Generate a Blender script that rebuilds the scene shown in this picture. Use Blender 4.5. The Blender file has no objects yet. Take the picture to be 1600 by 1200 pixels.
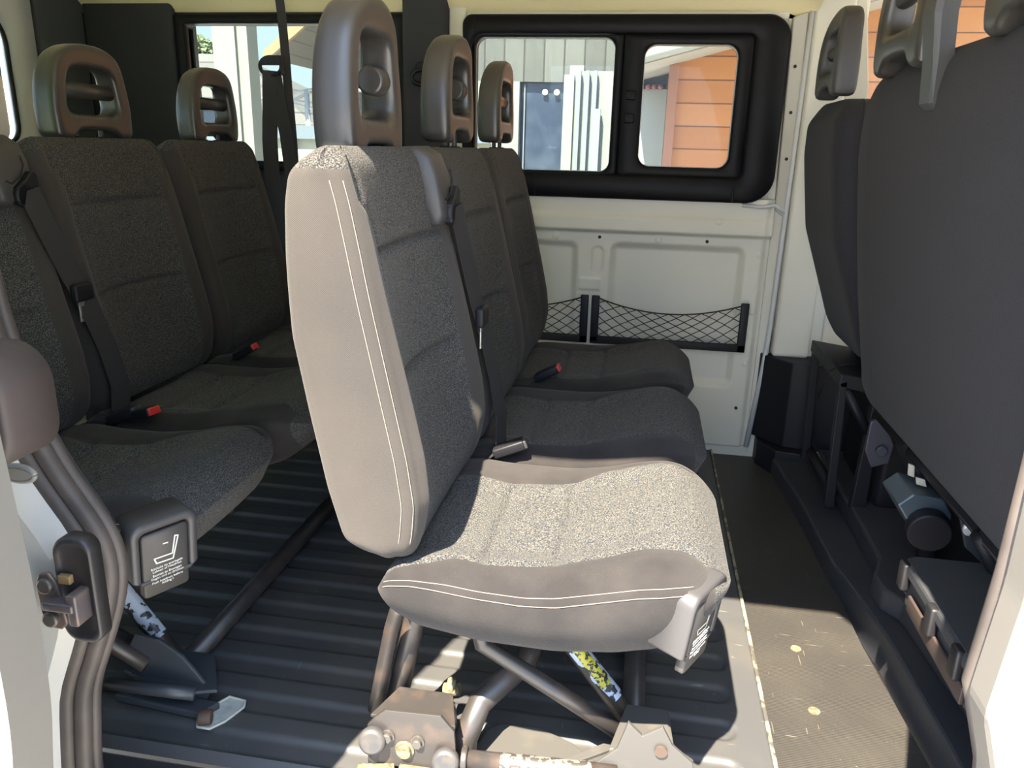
import bpy, bmesh, math, random
import numpy as np
from mathutils import Matrix, Vector

random.seed(7)
C = bpy.context.scene.collection
sc = bpy.context.scene

# ------------------------------------------------------------------ camera
F = 1210.0
def unit(v): return v / np.linalg.norm(v)
Yc = unit(np.array([(1015 - 800) / F, (600 - 235) / F, -1.0]))
Xc = np.array([1.0, -0.026, 0.0]); Xc = unit(Xc - Xc.dot(Yc) * Yc)
Zc = np.cross(Xc, Yc)
cam_d = bpy.data.cameras.new('camera')
cam = bpy.data.objects.new('camera', cam_d); C.objects.link(cam)
cam_d.sensor_width = 36.0; cam_d.lens = F / 1600 * 36.0
cam_d.clip_start = 0.02; cam_d.clip_end = 300
m = Matrix([list(Xc) + [0], list(Yc) + [0], list(Zc) + [1.0], [0, 0, 0, 1]])
cam.matrix_world = m
sc.camera = cam

# ------------------------------------------------------------------ world, sun, exposure
w = bpy.data.worlds.new('sky'); sc.world = w; w.use_nodes = True
nt = w.node_tree; nt.nodes.clear()
wo = nt.nodes.new('ShaderNodeOutputWorld'); bg = nt.nodes.new('ShaderNodeBackground')
tc = nt.nodes.new('ShaderNodeTexCoord'); sp = nt.nodes.new('ShaderNodeSeparateXYZ')
rp = nt.nodes.new('ShaderNodeValToRGB')
rp.color_ramp.elements[0].position = 0.0; rp.color_ramp.elements[0].color = (0.52, 0.62, 0.64, 1)
rp.color_ramp.elements[1].position = 0.95; rp.color_ramp.elements[1].color = (0.22, 0.34, 0.56, 1)
e = rp.color_ramp.elements.new(0.45); e.color = (0.44, 0.60, 0.68, 1)
nt.links.new(tc.outputs['Generated'], sp.inputs[0]); nt.links.new(sp.outputs['Z'], rp.inputs[0])
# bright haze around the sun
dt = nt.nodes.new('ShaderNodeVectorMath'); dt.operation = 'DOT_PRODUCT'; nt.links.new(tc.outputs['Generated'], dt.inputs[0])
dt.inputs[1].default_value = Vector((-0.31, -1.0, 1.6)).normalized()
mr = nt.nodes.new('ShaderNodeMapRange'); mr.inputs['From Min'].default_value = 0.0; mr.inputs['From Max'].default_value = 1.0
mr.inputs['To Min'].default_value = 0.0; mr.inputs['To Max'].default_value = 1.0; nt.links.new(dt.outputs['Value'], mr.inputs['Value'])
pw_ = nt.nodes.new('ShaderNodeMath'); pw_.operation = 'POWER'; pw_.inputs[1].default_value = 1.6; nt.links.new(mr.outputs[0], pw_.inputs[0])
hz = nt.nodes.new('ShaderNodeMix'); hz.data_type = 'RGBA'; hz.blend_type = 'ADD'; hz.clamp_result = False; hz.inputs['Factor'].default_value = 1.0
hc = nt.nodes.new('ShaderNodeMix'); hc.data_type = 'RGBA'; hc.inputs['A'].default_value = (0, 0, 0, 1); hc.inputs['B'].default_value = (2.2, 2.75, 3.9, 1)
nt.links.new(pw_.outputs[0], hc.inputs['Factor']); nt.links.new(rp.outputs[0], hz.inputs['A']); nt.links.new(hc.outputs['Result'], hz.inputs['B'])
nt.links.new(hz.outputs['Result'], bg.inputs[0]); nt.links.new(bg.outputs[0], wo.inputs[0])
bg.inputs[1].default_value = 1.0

sun_d = bpy.data.lights.new('sun', 'SUN'); sun = bpy.data.objects.new('sun', sun_d); C.objects.link(sun)
sun_d.energy = 22.0; sun_d.angle = math.radians(0.6); sun_d.color = (1.0, 0.875, 0.685)
sd = Vector((0.31, 1.0, -1.6)).normalized()
sun.rotation_euler = sd.to_track_quat('-Z', 'Y').to_euler()
sun.location = (-3, -8, 12)

sc.view_settings.view_transform = 'Standard'; sc.view_settings.look = 'None'
sc.view_settings.gamma = 1.0; sc.view_settings.use_curve_mapping = False
sc.view_settings.exposure = 0.85

# ------------------------------------------------------------------ materials
MATS = {}
def mat(name, col, rough=0.6, metal=0.0, spec=0.5, noise=None, bump=None, bumps=0.3, sheen=0.0, extra=None):
    """noise=(scale, colour2, lo, hi) blends in a second colour; bump=(kind, scale, rot)"""
    m = bpy.data.materials.new(name); m.use_nodes = True
    n = m.node_tree.nodes; L = m.node_tree.links
    b = n['Principled BSDF']
    b.inputs['Base Color'].default_value = (*col, 1); b.inputs['Roughness'].default_value = rough
    b.inputs['Metallic'].default_value = metal; b.inputs['Specular IOR Level'].default_value = spec
    b.inputs['Sheen Weight'].default_value = sheen
    t = n.new('ShaderNodeTexCoord')
    if noise:
        s, c2, lo, hi = noise
        nz = n.new('ShaderNodeTexNoise'); nz.inputs['Scale'].default_value = s; nz.inputs['Detail'].default_value = 4
        L.new(t.outputs['Object'], nz.inputs['Vector'])
        r = n.new('ShaderNodeValToRGB'); r.color_ramp.elements[0].position = lo; r.color_ramp.elements[1].position = hi
        r.color_ramp.elements[0].color = (*col, 1); r.color_ramp.elements[1].color = (*c2, 1)
        L.new(nz.outputs[0], r.inputs[0]); L.new(r.outputs[0], b.inputs['Base Color'])
    if bump:
        kind, s, ax = bump
        if kind == 'noise':
            bz = n.new('ShaderNodeTexNoise'); bz.inputs['Scale'].default_value = s; bz.inputs['Detail'].default_value = 2
            o = bz.outputs[0]
        else:
            bz = n.new('ShaderNodeTexWave'); bz.inputs['Scale'].default_value = s; bz.bands_direction = ax; o = bz.outputs['Fac']
        L.new(t.outputs['Object'], bz.inputs['Vector'])
        bp = n.new('ShaderNodeBump'); bp.inputs['Strength'].default_value = bumps; bp.inputs['Distance'].default_value = 0.002
        L.new(o, bp.inputs['Height']); L.new(bp.outputs[0], b.inputs['Normal'])
    MATS[name] = m
    return m

twill = mat('twill_fabric', (0.037, 0.0335, 0.0315), 0.9, spec=0.2, bump=('wave', 220, 'DIAGONAL'), bumps=0.35, noise=(7, (0.046, 0.041, 0.037), 0.35, 0.75), sheen=0.08)
twill2 = mat('worn_cushion_twill', (0.017, 0.0155, 0.016), 0.9, spec=0.2, bump=('wave', 220, 'DIAGONAL'), bumps=0.35, noise=(11, (0.030, 0.027, 0.026), 0.35, 0.70), sheen=0.06)
speck = mat('speckled_fabric', (0.016, 0.0175, 0.021), 0.95, spec=0.15, noise=(520, (0.108, 0.099, 0.086), 0.42, 0.66), bump=('noise', 520, None), bumps=0.4, sheen=0.04)
speckb = mat('speckled_blue_fabric', (0.015, 0.019, 0.025), 0.95, spec=0.15, noise=(520, (0.112, 0.104, 0.090), 0.42, 0.66), bump=('noise', 520, None), bumps=0.4, sheen=0.04)
thread = mat('thread', (0.16, 0.14, 0.115), 0.8)
hplast = mat('headrest_plastic', (0.034, 0.031, 0.029), 0.33, bump=('noise', 900, None), bumps=0.06, spec=0.6, noise=(9, (0.038, 0.036, 0.033), 0.4, 0.7))
gplast = mat('grey_plastic', (0.040, 0.039, 0.041), 0.5, bump=('noise', 900, None), bumps=0.1)
lplast = mat('plate_plastic', (0.034, 0.032, 0.031), 0.55, bump=('noise', 900, None), bumps=0.1)
blackp = mat('black_plastic', (0.010, 0.010, 0.013), 0.5, spec=0.25)
blackt = mat('black_window_trim', (0.0045, 0.0045, 0.006), 0.45, spec=0.15, bump=('noise', 400, None), bumps=0.1)
rubber = mat('rubber', (0.045, 0.038, 0.036), 0.55, noise=(12, (0.075, 0.062, 0.056), 0.4, 0.7))
seatback = mat('seatback_cloth', (0.021, 0.021, 0.026), 0.95, spec=0.15, noise=(600, (0.029, 0.029, 0.035), 0.4, 0.6), bump=('noise', 600, None), bumps=0.2, sheen=0.04)
bmetal = mat('black_painted_tube', (0.030, 0.027, 0.026), 0.38, spec=0.6, noise=(18, (0.075, 0.052, 0.04), 0.5, 0.8))
steel = mat('dull_steel', (0.09, 0.083, 0.075), 0.42, metal=0.4, noise=(30, (0.05, 0.045, 0.04), 0.45, 0.75))
zinc = mat('bright_zinc', (0.62, 0.62, 0.63), 0.28, metal=0.9)
greyplate = mat('worn_grey_plate', (0.058, 0.056, 0.053), 0.5, noise=(14, (0.085, 0.079, 0.067), 0.55, 0.85))
capm = mat('dusty_rubber_cap', (0.036, 0.036, 0.040), 0.6, noise=(60, (0.055, 0.050, 0.044), 0.4, 0.7))
foam = mat('yellow_foam', (0.08, 0.066, 0.036), 0.9, noise=(90, (0.16, 0.14, 0.085), 0.4, 0.6), bump=('noise', 200, None), bumps=1.0)
cream = mat('cream_panel', (0.60, 0.585, 0.50), 0.5, noise=(3, (0.63, 0.61, 0.53), 0.4, 0.7))
creamh = mat('cream_headliner', (0.82, 0.71, 0.43), 0.75, bump=('noise', 500, None), bumps=0.15)
white = mat('white_paint', (0.50, 0.51, 0.52), 0.35)
jambw = mat('jamb_paint', (0.50, 0.51, 0.50), 0.4, noise=(5, (0.56, 0.56, 0.54), 0.4, 0.7))
beltm = mat('belt_webbing', (0.016, 0.016, 0.018), 0.7, bump=('wave', 300, 'Z'), bumps=0.2)
redm = mat('red_button', (0.55, 0.035, 0.03), 0.4)
deckm = mat('black_floor_cover', (0.026, 0.028, 0.034), 0.5, spec=0.3, noise=(2.2, (0.040, 0.041, 0.045), 0.4, 0.8), bump=('noise', 120, None), bumps=0.15)
stone = mat('grey_ground', (0.43, 0.43, 0.42), 0.9, noise=(3, (0.50, 0.49, 0.47), 0.4, 0.6))
carpet = mat('dark_trim_cloth', (0.028, 0.029, 0.034), 0.95, bump=('noise', 700, None), bumps=0.3)
knet = mat('net_cord', (0.010, 0.010, 0.010), 0.7)
sill = mat('black_sill', (0.022, 0.022, 0.026), 0.7, bump=('noise', 250, None), bumps=0.4)

def scratched(name, base, dust, line, ribs=None, rough=0.45):
    """dark floor material with dust blotches, pale thin scratches and optional fine ribs"""
    m = mat(name, base, rough)
    n = m.node_tree.nodes; L = m.node_tree.links; b = n['Principled BSDF']
    t = n.new('ShaderNodeTexCoord')
    def noise(s, det=5, vec=None):
        z = n.new('ShaderNodeTexNoise'); z.inputs['Scale'].default_value = s; z.inputs['Detail'].default_value = det
        L.new(vec or t.outputs['Object'], z.inputs['Vector']); return z.outputs[0]
    def ramp(src, lo, hi):
        r = n.new('ShaderNodeValToRGB'); r.color_ramp.elements[0].position = lo; r.color_ramp.elements[1].position = hi
        L.new(src, r.inputs[0]); return r.outputs[0]
    def mix(a, bcol, fac):
        x = n.new('ShaderNodeMix'); x.data_type = 'RGBA'
        L.new(fac, x.inputs['Factor'])
        if isinstance(a, tuple): x.inputs['A'].default_value = (*a, 1)
        else: L.new(a, x.inputs['A'])
        x.inputs['B'].default_value = (*bcol, 1); return x.outputs['Result']
    c = mix(base, dust, ramp(noise(6), 0.42, 0.72))
    mp = n.new('ShaderNodeMapping'); mp.inputs['Rotation'].default_value = (0, 0, 0.5); mp.inputs['Scale'].default_value = (14, 150, 1)
    L.new(t.outputs['Object'], mp.inputs['Vector'])
    c = mix(c, line, ramp(noise(1.2, 1, mp.outputs[0]), 0.735, 0.76))
    mp2 = n.new('ShaderNodeMapping'); mp2.inputs['Rotation'].default_value = (0, 0, -0.3); mp2.inputs['Scale'].default_value = (140, 10, 1)
    L.new(t.outputs['Object'], mp2.inputs['Vector'])
    c = mix(c, line, ramp(noise(1.2, 1, mp2.outputs[0]), 0.745, 0.77))
    c = mix(c, line, ramp(noise(75, 2), 0.74, 0.78))
    L.new(c, b.inputs['Base Color'])
    if ribs:
        wv = n.new('ShaderNodeTexWave'); wv.inputs['Scale'].default_value = ribs; wv.bands_direction = 'Y'
        L.new(t.outputs['Object'], wv.inputs['Vector'])
        bp = n.new('ShaderNodeBump'); bp.inputs['Strength'].default_value = 0.3; bp.inputs['Distance'].default_value = 0.002
        L.new(wv.outputs['Fac'], bp.inputs['Height']); L.new(bp.outputs[0], b.inputs['Normal'])
    return m
floorm = scratched('corrugated_floor', (0.050, 0.051, 0.054), (0.066, 0.064, 0.060), (0.14, 0.13, 0.115))
frontm = scratched('ribbed_floor_mat', (0.030, 0.028, 0.026), (0.040, 0.037, 0.032), (0.09, 0.08, 0.065), ribs=75)

def chipped(name, col, under, scale, lo, hi):
    """paint or print flaking off: a hard-edged noise mask between two materials' colours"""
    m = mat(name, col, 0.45)
    n = m.node_tree.nodes; r = [x for x in n if x.type == 'VALTORGB']
    b = n['Principled BSDF']; t = n.new('ShaderNodeTexCoord'); z = n.new('ShaderNodeTexNoise')
    z.inputs['Scale'].default_value = scale; z.inputs['Detail'].default_value = 5
    m.node_tree.links.new(t.outputs['Object'], z.inputs['Vector'])
    r = n.new('ShaderNodeValToRGB'); r.color_ramp.elements[0].position = lo; r.color_ramp.elements[1].position = hi
    r.color_ramp.elements[0].color = (*col, 1); r.color_ramp.elements[1].color = (*under, 1)
    m.node_tree.links.new(z.outputs[0], r.inputs[0]); m.node_tree.links.new(r.outputs[0], b.inputs['Base Color'])
    return m
flake = chipped('flaked_white_sticker', (0.42, 0.48, 0.58), (0.03, 0.03, 0.03), 45, 0.53, 0.55)
flake2 = chipped('worn_white_print', (0.13, 0.13, 0.11), (0.04, 0.035, 0.03), 110, 0.50, 0.53)
yprint = chipped('worn_yellow_print', (0.40, 0.36, 0.03), (0.02, 0.02, 0.015), 160, 0.50, 0.54)

def glass(name, tint, refl=0.06, dirt=0.0):
    m = bpy.data.materials.new(name); m.use_nodes = True
    n = m.node_tree.nodes; L = m.node_tree.links; n.clear()
    o = n.new('ShaderNodeOutputMaterial'); tr = n.new('ShaderNodeBsdfTransparent'); gl = n.new('ShaderNodeBsdfGlossy')
    tr.inputs[0].default_value = (*tint, 1); gl.inputs['Roughness'].default_value = 0.02; gl.inputs[0].default_value = (1, 1, 1, 1)
    fr = n.new('ShaderNodeFresnel'); fr.inputs[0].default_value = 1.22
    mx = n.new('ShaderNodeMixShader'); L.new(fr.outputs[0], mx.inputs[0]); L.new(tr.outputs[0], mx.inputs[1]); L.new(gl.outputs[0], mx.inputs[2])
    out = mx.outputs[0]
    if dirt:
        df = n.new('ShaderNodeBsdfDiffuse'); df.inputs[0].default_value = (0.7, 0.75, 0.75, 1)
        nz = n.new('ShaderNodeTexNoise'); nz.inputs['Scale'].default_value = 9; nz.inputs['Detail'].default_value = 8
        t = n.new('ShaderNodeTexCoord'); L.new(t.outputs['Object'], nz.inputs['Vector'])
        r = n.new('ShaderNodeMapRange'); r.inputs['From Min'].default_value = 0.35; r.inputs['From Max'].default_value = 0.75
        r.inputs['To Max'].default_value = dirt; r.inputs['To Min'].default_value = dirt * 0.35; L.new(nz.outputs[0], r.inputs['Value'])
        m2 = n.new('ShaderNodeMixShader'); L.new(r.outputs[0], m2.inputs[0]); L.new(out, m2.inputs[1]); L.new(df.outputs[0], m2.inputs[2])
        out = m2.outputs[0]
    L.new(out, o.inputs['Surface'])
    return m
gclear = glass('window_glass', (0.90, 0.96, 0.95), dirt=0.045)
gtint = glass('green_tinted_glass', (0.50, 0.66, 0.36)); glight = glass('light_tinted_glass', (0.80, 0.88, 0.74))

def planks(name, col, col2, size, axis, gap, mort=0.006, rough=0.75):
    """boards in local object coordinates; axis 'x' boards run along x"""
    m = mat(name, col, rough)
    n = m.node_tree.nodes; L = m.node_tree.links; b = n['Principled BSDF']
    t = n.new('ShaderNodeTexCoord'); s = n.new('ShaderNodeSeparateXYZ'); L.new(t.outputs['Object'], s.inputs[0])
    def math_(op, a, v=None):
        x = n.new('ShaderNodeMath'); x.operation = op
        if isinstance(a, float): x.inputs[0].default_value = a
        else: L.new(a, x.inputs[0])
        if v is not None:
            if isinstance(v, float): x.inputs[1].default_value = v
            else: L.new(v, x.inputs[1])
        return x.outputs[0]
    d = s.outputs['Z'] if axis == 'x' else s.outputs['X']
    q = math_('DIVIDE', d, size); fr = math_('FRACT', q); fl = math_('FLOOR', q)
    wn = n.new('ShaderNodeTexWhiteNoise'); wn.noise_dimensions = '1D'; L.new(fl, wn.inputs['W'])
    mp = n.new('ShaderNodeMapping'); mp.inputs['Scale'].default_value = (2, 2, 22) if axis == 'x' else (22, 2, 2)
    L.new(t.outputs['Object'], mp.inputs['Vector'])
    nz = n.new('ShaderNodeTexNoise'); nz.inputs['Scale'].default_value = 2; nz.inputs['Detail'].default_value = 6; L.new(mp.outputs[0], nz.inputs['Vector'])
    a = math_('MULTIPLY', wn.outputs['Value'], 0.45); c = math_('ADD', a, math_('MULTIPLY', nz.outputs[0], 0.55))
    r = n.new('ShaderNodeValToRGB'); r.color_ramp.elements[0].color = (*col, 1); r.color_ramp.elements[1].color = (*col2, 1)
    r.color_ramp.elements[0].position = 0.2; r.color_ramp.elements[1].position = 0.8; L.new(c, r.inputs[0])
    lt = math_('LESS_THAN', fr, gap)
    x = n.new('ShaderNodeMix'); x.data_type = 'RGBA'; L.new(lt, x.inputs['Factor']); L.new(r.outputs[0], x.inputs['A'])
    x.inputs['B'].default_value = (col[0] * .35, col[1] * .3, col[2] * .3, 1); L.new(x.outputs['Result'], b.inputs['Base Color'])
    return m
orangew = planks('orange_siding', (0.30, 0.098, 0.028), (0.38, 0.145, 0.046), 0.13, 'x', 0.06)
greyw = planks('weathered_boards', (0.032, 0.034, 0.032), (0.060, 0.063, 0.058), 0.16, 'z', 0.09)
tiles = planks('roof_tiles', (0.042, 0.040, 0.037), (0.062, 0.058, 0.052), 0.22, 'x', 0.12)
brownw = planks('brown_boards', (0.055, 0.045, 0.042), (0.075, 0.064, 0.060), 0.15, 'z', 0.08)
render_w = mat('white_render', (0.125, 0.135, 0.125), 0.85)
render_s = mat('cream_render', (0.17, 0.165, 0.13), 0.85)
darkdoor = mat('dark_glass_door', (0.018, 0.026, 0.045), 0.25, noise=(4, (0.05, 0.065, 0.09), 0.45, 0.8))
lampm = bpy.data.materials.new('lamp_glow'); lampm.use_nodes = True
lampm.node_tree.nodes['Principled BSDF'].inputs['Emission Color'].default_value = (1, 0.80, 0.35, 1)
lampm.node_tree.nodes['Principled BSDF'].inputs['Emission Strength'].default_value = 0.5
leafm = mat('leaves', (0.07, 0.095, 0.04), 0.8)
barkm = mat('bark', (0.08, 0.06, 0.045), 0.9)
fascia = mat('fascia_timber', (0.15, 0.10, 0.05), 0.7)
gutter = mat('white_gutter', (0.24, 0.23, 0.21), 0.6)

# ------------------------------------------------------------------ helpers (all coordinates are world metres)
def org(parent):
    o = np.zeros(3)
    while parent is not None:
        o += np.array(parent.location); parent = parent.parent
    return o
class MB:
    def __init__(s): s.v = []; s.f = []; s.mi = []; s.sm = []
    def add(s, verts, faces, mi=0, smooth=False):
        b = len(s.v); s.v += [tuple(map(float, p)) for p in verts]
        for i, f in enumerate(faces):
            s.f.append(tuple(b + k for k in f)); s.mi.append(mi[i] if isinstance(mi, list) else mi); s.sm.append(smooth)
        return s
    def build(s, name, mats, parent=None, loc=None):
        if not isinstance(mats, (list, tuple)): mats = [mats]
        me = bpy.data.meshes.new(name)
        v = np.array(s.v)
        po = org(parent)
        l = np.array(loc) if loc is not None else (po if parent is not None else np.zeros(3))
        v = v - l
        me.from_pydata([tuple(p) for p in v], [], s.f)
        for m_ in mats: me.materials.append(m_)
        me.polygons.foreach_set('material_index', s.mi); me.polygons.foreach_set('use_smooth', s.sm)
        me.update()
        o = bpy.data.objects.new(name, me); C.objects.link(o)
        if parent is not None: o.parent = parent
        o.location = tuple(l - po)
        return o
    # ---- primitives
    def box(s, x0, x1, y0, y1, z0, z1, bev=0.0, mi=0, rot=None):
        bm = bmesh.new(); bmesh.ops.create_cube(bm, size=1)
        for v in bm.verts: v.co = Vector((v.co.x * (x1 - x0), v.co.y * (y1 - y0), v.co.z * (z1 - z0)))
        if bev > 0: bmesh.ops.bevel(bm, geom=bm.edges[:], offset=bev, segments=3, profile=0.5, affect='EDGES')
        c = Vector(((x0 + x1) / 2, (y0 + y1) / 2, (z0 + z1) / 2))
        if rot is not None:
            for v in bm.verts: v.co = rot @ v.co
        for v in bm.verts: v.co += c
        bm.verts.index_update(); bm.verts.ensure_lookup_table()
        s.add([v.co[:] for v in bm.verts], [[v.index for v in f.verts] for f in bm.faces], mi, bev > 0)
        bm.free(); return s
    def tube(s, pts, r, n=14, mi=0, cap=True, flat=1.0):
        P = [np.array(p, float) for p in pts]
        rr = r if isinstance(r, (list, tuple)) else [r] * len(P)
        V = []; up = None
        for i, p in enumerate(P):
            d = unit((P[min(i + 1, len(P) - 1)] - P[max(i - 1, 0)]))
            if up is None:
                up = np.array([0, 0, 1.0]) if abs(d[2]) < 0.9 else np.array([0, 1.0, 0])
            a = unit(np.cross(d, up)); b_ = np.cross(a, d); up = b_
            for k in range(n):
                t = 2 * math.pi * k / n
                V.append(p + rr[i] * (math.cos(t) * a + flat * math.sin(t) * b_))
        Fs = []
        for i in range(len(P) - 1):
            for k in range(n):
                Fs.append([i * n + k, i * n + (k + 1) % n, (i + 1) * n + (k + 1) % n, (i + 1) * n + k])
        if cap: Fs.append(list(range(n))[::-1]); Fs.append([(len(P) - 1) * n + k for k in range(n)])
        s.add(V, Fs, mi, True); return s
    def cyl(s, c, ax, r, h, n=24, mi=0, r2=None, bev=0.0):
        c = np.array(c, float); ax = unit(np.array(ax, float))
        if bev:
            return s.tube([c, c, c + ax * bev, c + ax * (h - bev), c + ax * h], [0.0001 + r - bev, r - bev, r, r if r2 is None else r2, (r if r2 is None else r2) - bev], n, mi) if False else s._lathe(c, ax, [(0, r - bev), (bev * .3, r - bev * .3), (bev, r), (h - bev, r), (h - bev * .3, r - bev * .3), (h, r - bev)], n, mi)
        return s._lathe(c, ax, [(0, r), (h, r if r2 is None else r2)], n, mi)
    def _lathe(s, c, ax, prof, n=24, mi=0):
        c = np.array(c, float); ax = unit(np.array(ax, float))
        up = np.array([0, 0, 1.0]) if abs(ax[2]) < 0.9 else np.array([1.0, 0, 0])
        a = unit(np.cross(ax, up)); b_ = np.cross(ax, a)
        V = []
        for h, r in prof:
            for k in range(n):
                t = 2 * math.pi * k / n; V.append(c + ax * h + r * (math.cos(t) * a + math.sin(t) * b_))
        Fs = [[i * n + k, i * n + (k + 1) % n, (i + 1) * n + (k + 1) % n, (i + 1) * n + k] for i in range(len(prof) - 1) for k in range(n)]
        s.add(V, Fs, mi, True)
        s.add(V[:n], [list(range(n))[::-1]], mi); s.add(V[-n:], [list(range(n))], mi); return s
    def rings(s, R, mi=None, capa=True, capb=True, smooth=True, closed=True):
        """R list of equal length point rings; mi(i,k)->material index"""
        n = len(R[0]); V = [p for r in R for p in r]; Fs = []; M = []
        for i in range(len(R) - 1):
            for k in range(n if closed else n - 1):
                Fs.append([i * n + k, i * n + (k + 1) % n, (i + 1) * n + (k + 1) % n, (i + 1) * n + k])
                M.append(mi(i, k) if mi else 0)
        if capa: Fs.append(list(range(n))[::-1]); M.append(mi(0, 0) if mi else 0)
        if capb: Fs.append([(len(R) - 1) * n + k for k in range(n)]); M.append(mi(len(R) - 2, 0) if mi else 0)
        s.add(V, Fs, M, smooth); return s
    def prism(s, poly, plane, a, b, mi=0, bev=0.0):
        """poly 2D outline in 'xz','xy' or 'yz'; extruded along the third axis from a to b"""
        def P(p, t):
            if plane == 'xz': return (p[0], t, p[1])
            if plane == 'xy': return (p[0], p[1], t)
            return (t, p[0], p[1])
        n = len(poly)
        bm = bmesh.new()
        va = [bm.verts.new(P(p, a)) for p in poly]; vb = [bm.verts.new(P(p, b)) for p in poly]
        bm.faces.new(va); bm.faces.new(vb[::-1])
        for k in range(n): bm.faces.new((va[k], vb[k], vb[(k + 1) % n], va[(k + 1) % n]))
        bmesh.ops.recalc_face_normals(bm, faces=bm.faces[:])
        if bev: bmesh.ops.bevel(bm, geom=bm.edges[:], offset=bev, segments=2, profile=0.5, affect='EDGES')
        bmesh.ops.triangulate(bm, faces=[f for f in bm.faces if len(f.verts) > 4])
        bm.verts.index_update()
        s.add([v.co[:] for v in bm.verts], [[v.index for v in f.verts] for f in bm.faces], mi, False)
        bm.free(); return s

def rrect(x0, x1, z0, z1, r, n=8):
    if not isinstance(r, (list, tuple)): r = [r] * 4     # order: bl, br, tr, tl
    out = []
    for (cx, cz, a0, rr) in ((x0 + r[0], z0 + r[0], 180, r[0]), (x1 - r[1], z0 + r[1], 270, r[1]), (x1 - r[2], z1 - r[2], 0, r[2]), (x0 + r[3], z1 - r[3], 90, r[3])):
        for k in range(n + 1):
            t = math.radians(a0 + 90 * k / n); out.append((cx + rr * math.cos(t), cz + rr * math.sin(t)))
    return out
def frame_xz(mb, outer, inner, y0, y1, bev=0.006, mi=0):
    """ring between two equal-length outlines in the xz plane, between y0 (room side) and y1"""
    def mixp(a, b, t): return [(p[0] + (q[0] - p[0]) * t, p[1] + (q[1] - p[1]) * t) for p, q in zip(a, b)]
    L = [(outer, y1), (outer, y0 + bev), (mixp(outer, inner, 0.12), y0), (mixp(outer, inner, 0.88), y0), (inner, y0 + bev), (inner, y1)]
    R = [[(p[0], y, p[1]) for p in ol] for ol, y in L]
    R.append(R[0])
    mb.rings(R, None if mi == 0 else (lambda i, k: mi), capa=False, capb=False); return mb
def pane_xz(mb, poly, y, th=0.004):
    mb.prism(poly, 'xz', y, y + th); return mb
def empty(name, loc, label=None, cat=None, group=None, parent=None):
    o = bpy.data.objects.new(name, None); C.objects.link(o); o.location = tuple(np.array(loc) - org(parent)) if parent else loc
    o.empty_display_size = 0.05
    if parent is not None: o.parent = parent
    tag(o, label, cat, group); return o
def tag(o, label=None, cat=None, group=None, kind=None):
    if label: o['label'] = label
    if cat: o['category'] = cat
    if group: o['group'] = group
    if kind: o['kind'] = kind
    return o
def struct(o): o['kind'] = 'structure'; return o
ip = lambda x, X, Y: float(np.interp(x, X, Y))
def spl(X, Y):
    """monotone-ish smooth interpolation: cosine-smoothed piecewise linear via moving average"""
    X = np.array(X); Y = np.array(Y)
    g = np.linspace(X[0], X[-1], 400); y = np.interp(g, X, Y); k = 13
    pad = np.concatenate([2 * y[0] - y[1:k + 1][::-1], y, 2 * y[-1] - y[-k - 1:-1][::-1]])
    ker = np.hanning(2 * k + 1); ker /= ker.sum(); ys = np.convolve(pad, ker, 'valid')
    return lambda x: float(np.interp(x, g, ys))
def text_mesh(body, size, mtx, name, m_, parent, align='CENTER', extrude=0.0003):
    cu = bpy.data.curves.new(name + '_curve', 'FONT'); cu.body = body; cu.size = size; cu.align_x = align; cu.extrude = extrude; cu.resolution_u = 2
    to = bpy.data.objects.new('tmp', cu); C.objects.link(to)
    dg = bpy.context.evaluated_depsgraph_get(); me = bpy.data.meshes.new_from_object(to.evaluated_get(dg))
    C.objects.unlink(to); bpy.data.objects.remove(to)
    mb = MB(); mb.add([(mtx @ v.co)[:] for v in me.vertices], [list(p.vertices) for p in me.polygons])
    return mb
exec_later = []

# ================================================================== SETTING: ground and van shell
g = MB(); g.box(-40, 40, -25, 60, -0.60, -0.55); struct(g.build('ground', stone))

# corrugated rear floor: one height field with rounded rib ends
def heightfield(name, m_, xs, ys, fn, plane='xy', skirt=None, parent=None):
    V = []; nx, ny = len(xs), len(ys)
    for y in ys:
        for x in xs:
            h = fn(x, y)
            V.append((x, y, h) if plane == 'xy' else (x, h, y))
    Fs = []
    for j in range(ny - 1):
        for i in range(nx - 1):
            a = j * nx + i; q = (a, a + 1, a + nx + 1, a + nx)
            Fs.append(q)
    b = len(V)
    # closed underside so the sheet has a thickness
    for y in ys[:1]: pass
    per = [i for i in range(nx)] + [j * nx + nx - 1 for j in range(1, ny)] + [(ny - 1) * nx + i for i in range(nx - 2, -1, -1)] + [j * nx for j in range(ny - 2, 0, -1)]
    for k in per:
        p = V[k]; V.append((p[0], p[1], skirt) if plane == 'xy' else (p[0], skirt, p[2]))
    n = len(per)
    mb = MB(); mb.add(V, Fs + [(per[k], b + k, b + (k + 1) % n, per[(k + 1) % n]) for k in range(n)] + [tuple(b + k for k in range(n))][::-1], 0, True)
    return mb.build(name, m_, parent)
def sstep(t): t = min(1, max(0, t)); return t * t * (3 - 2 * t)
def rib(x, y):
    p = 0.098; q = (y + 0.015) % p; d = abs(q - p / 2)
    hw = 0.026
    xe = 0.235 if x <= 0.235 else x
    ex = max(0, x - 0.205)
    dd = math.hypot(d, ex) if ex > 0 else d
    h = -0.007 * (1 - sstep((dd - hw + 0.010) / 0.014))
    # cut-out in the mat beside the rear leg bracket
    return h - 0.0
xs = np.concatenate([np.linspace(-1.98, 0.14, 60), np.linspace(0.15, 0.285, 34)])
ys = np.linspace(0.985, 2.62, 400)
fl = struct(heightfield('floor', floorm, xs, ys, rib, skirt=-0.03))
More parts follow.
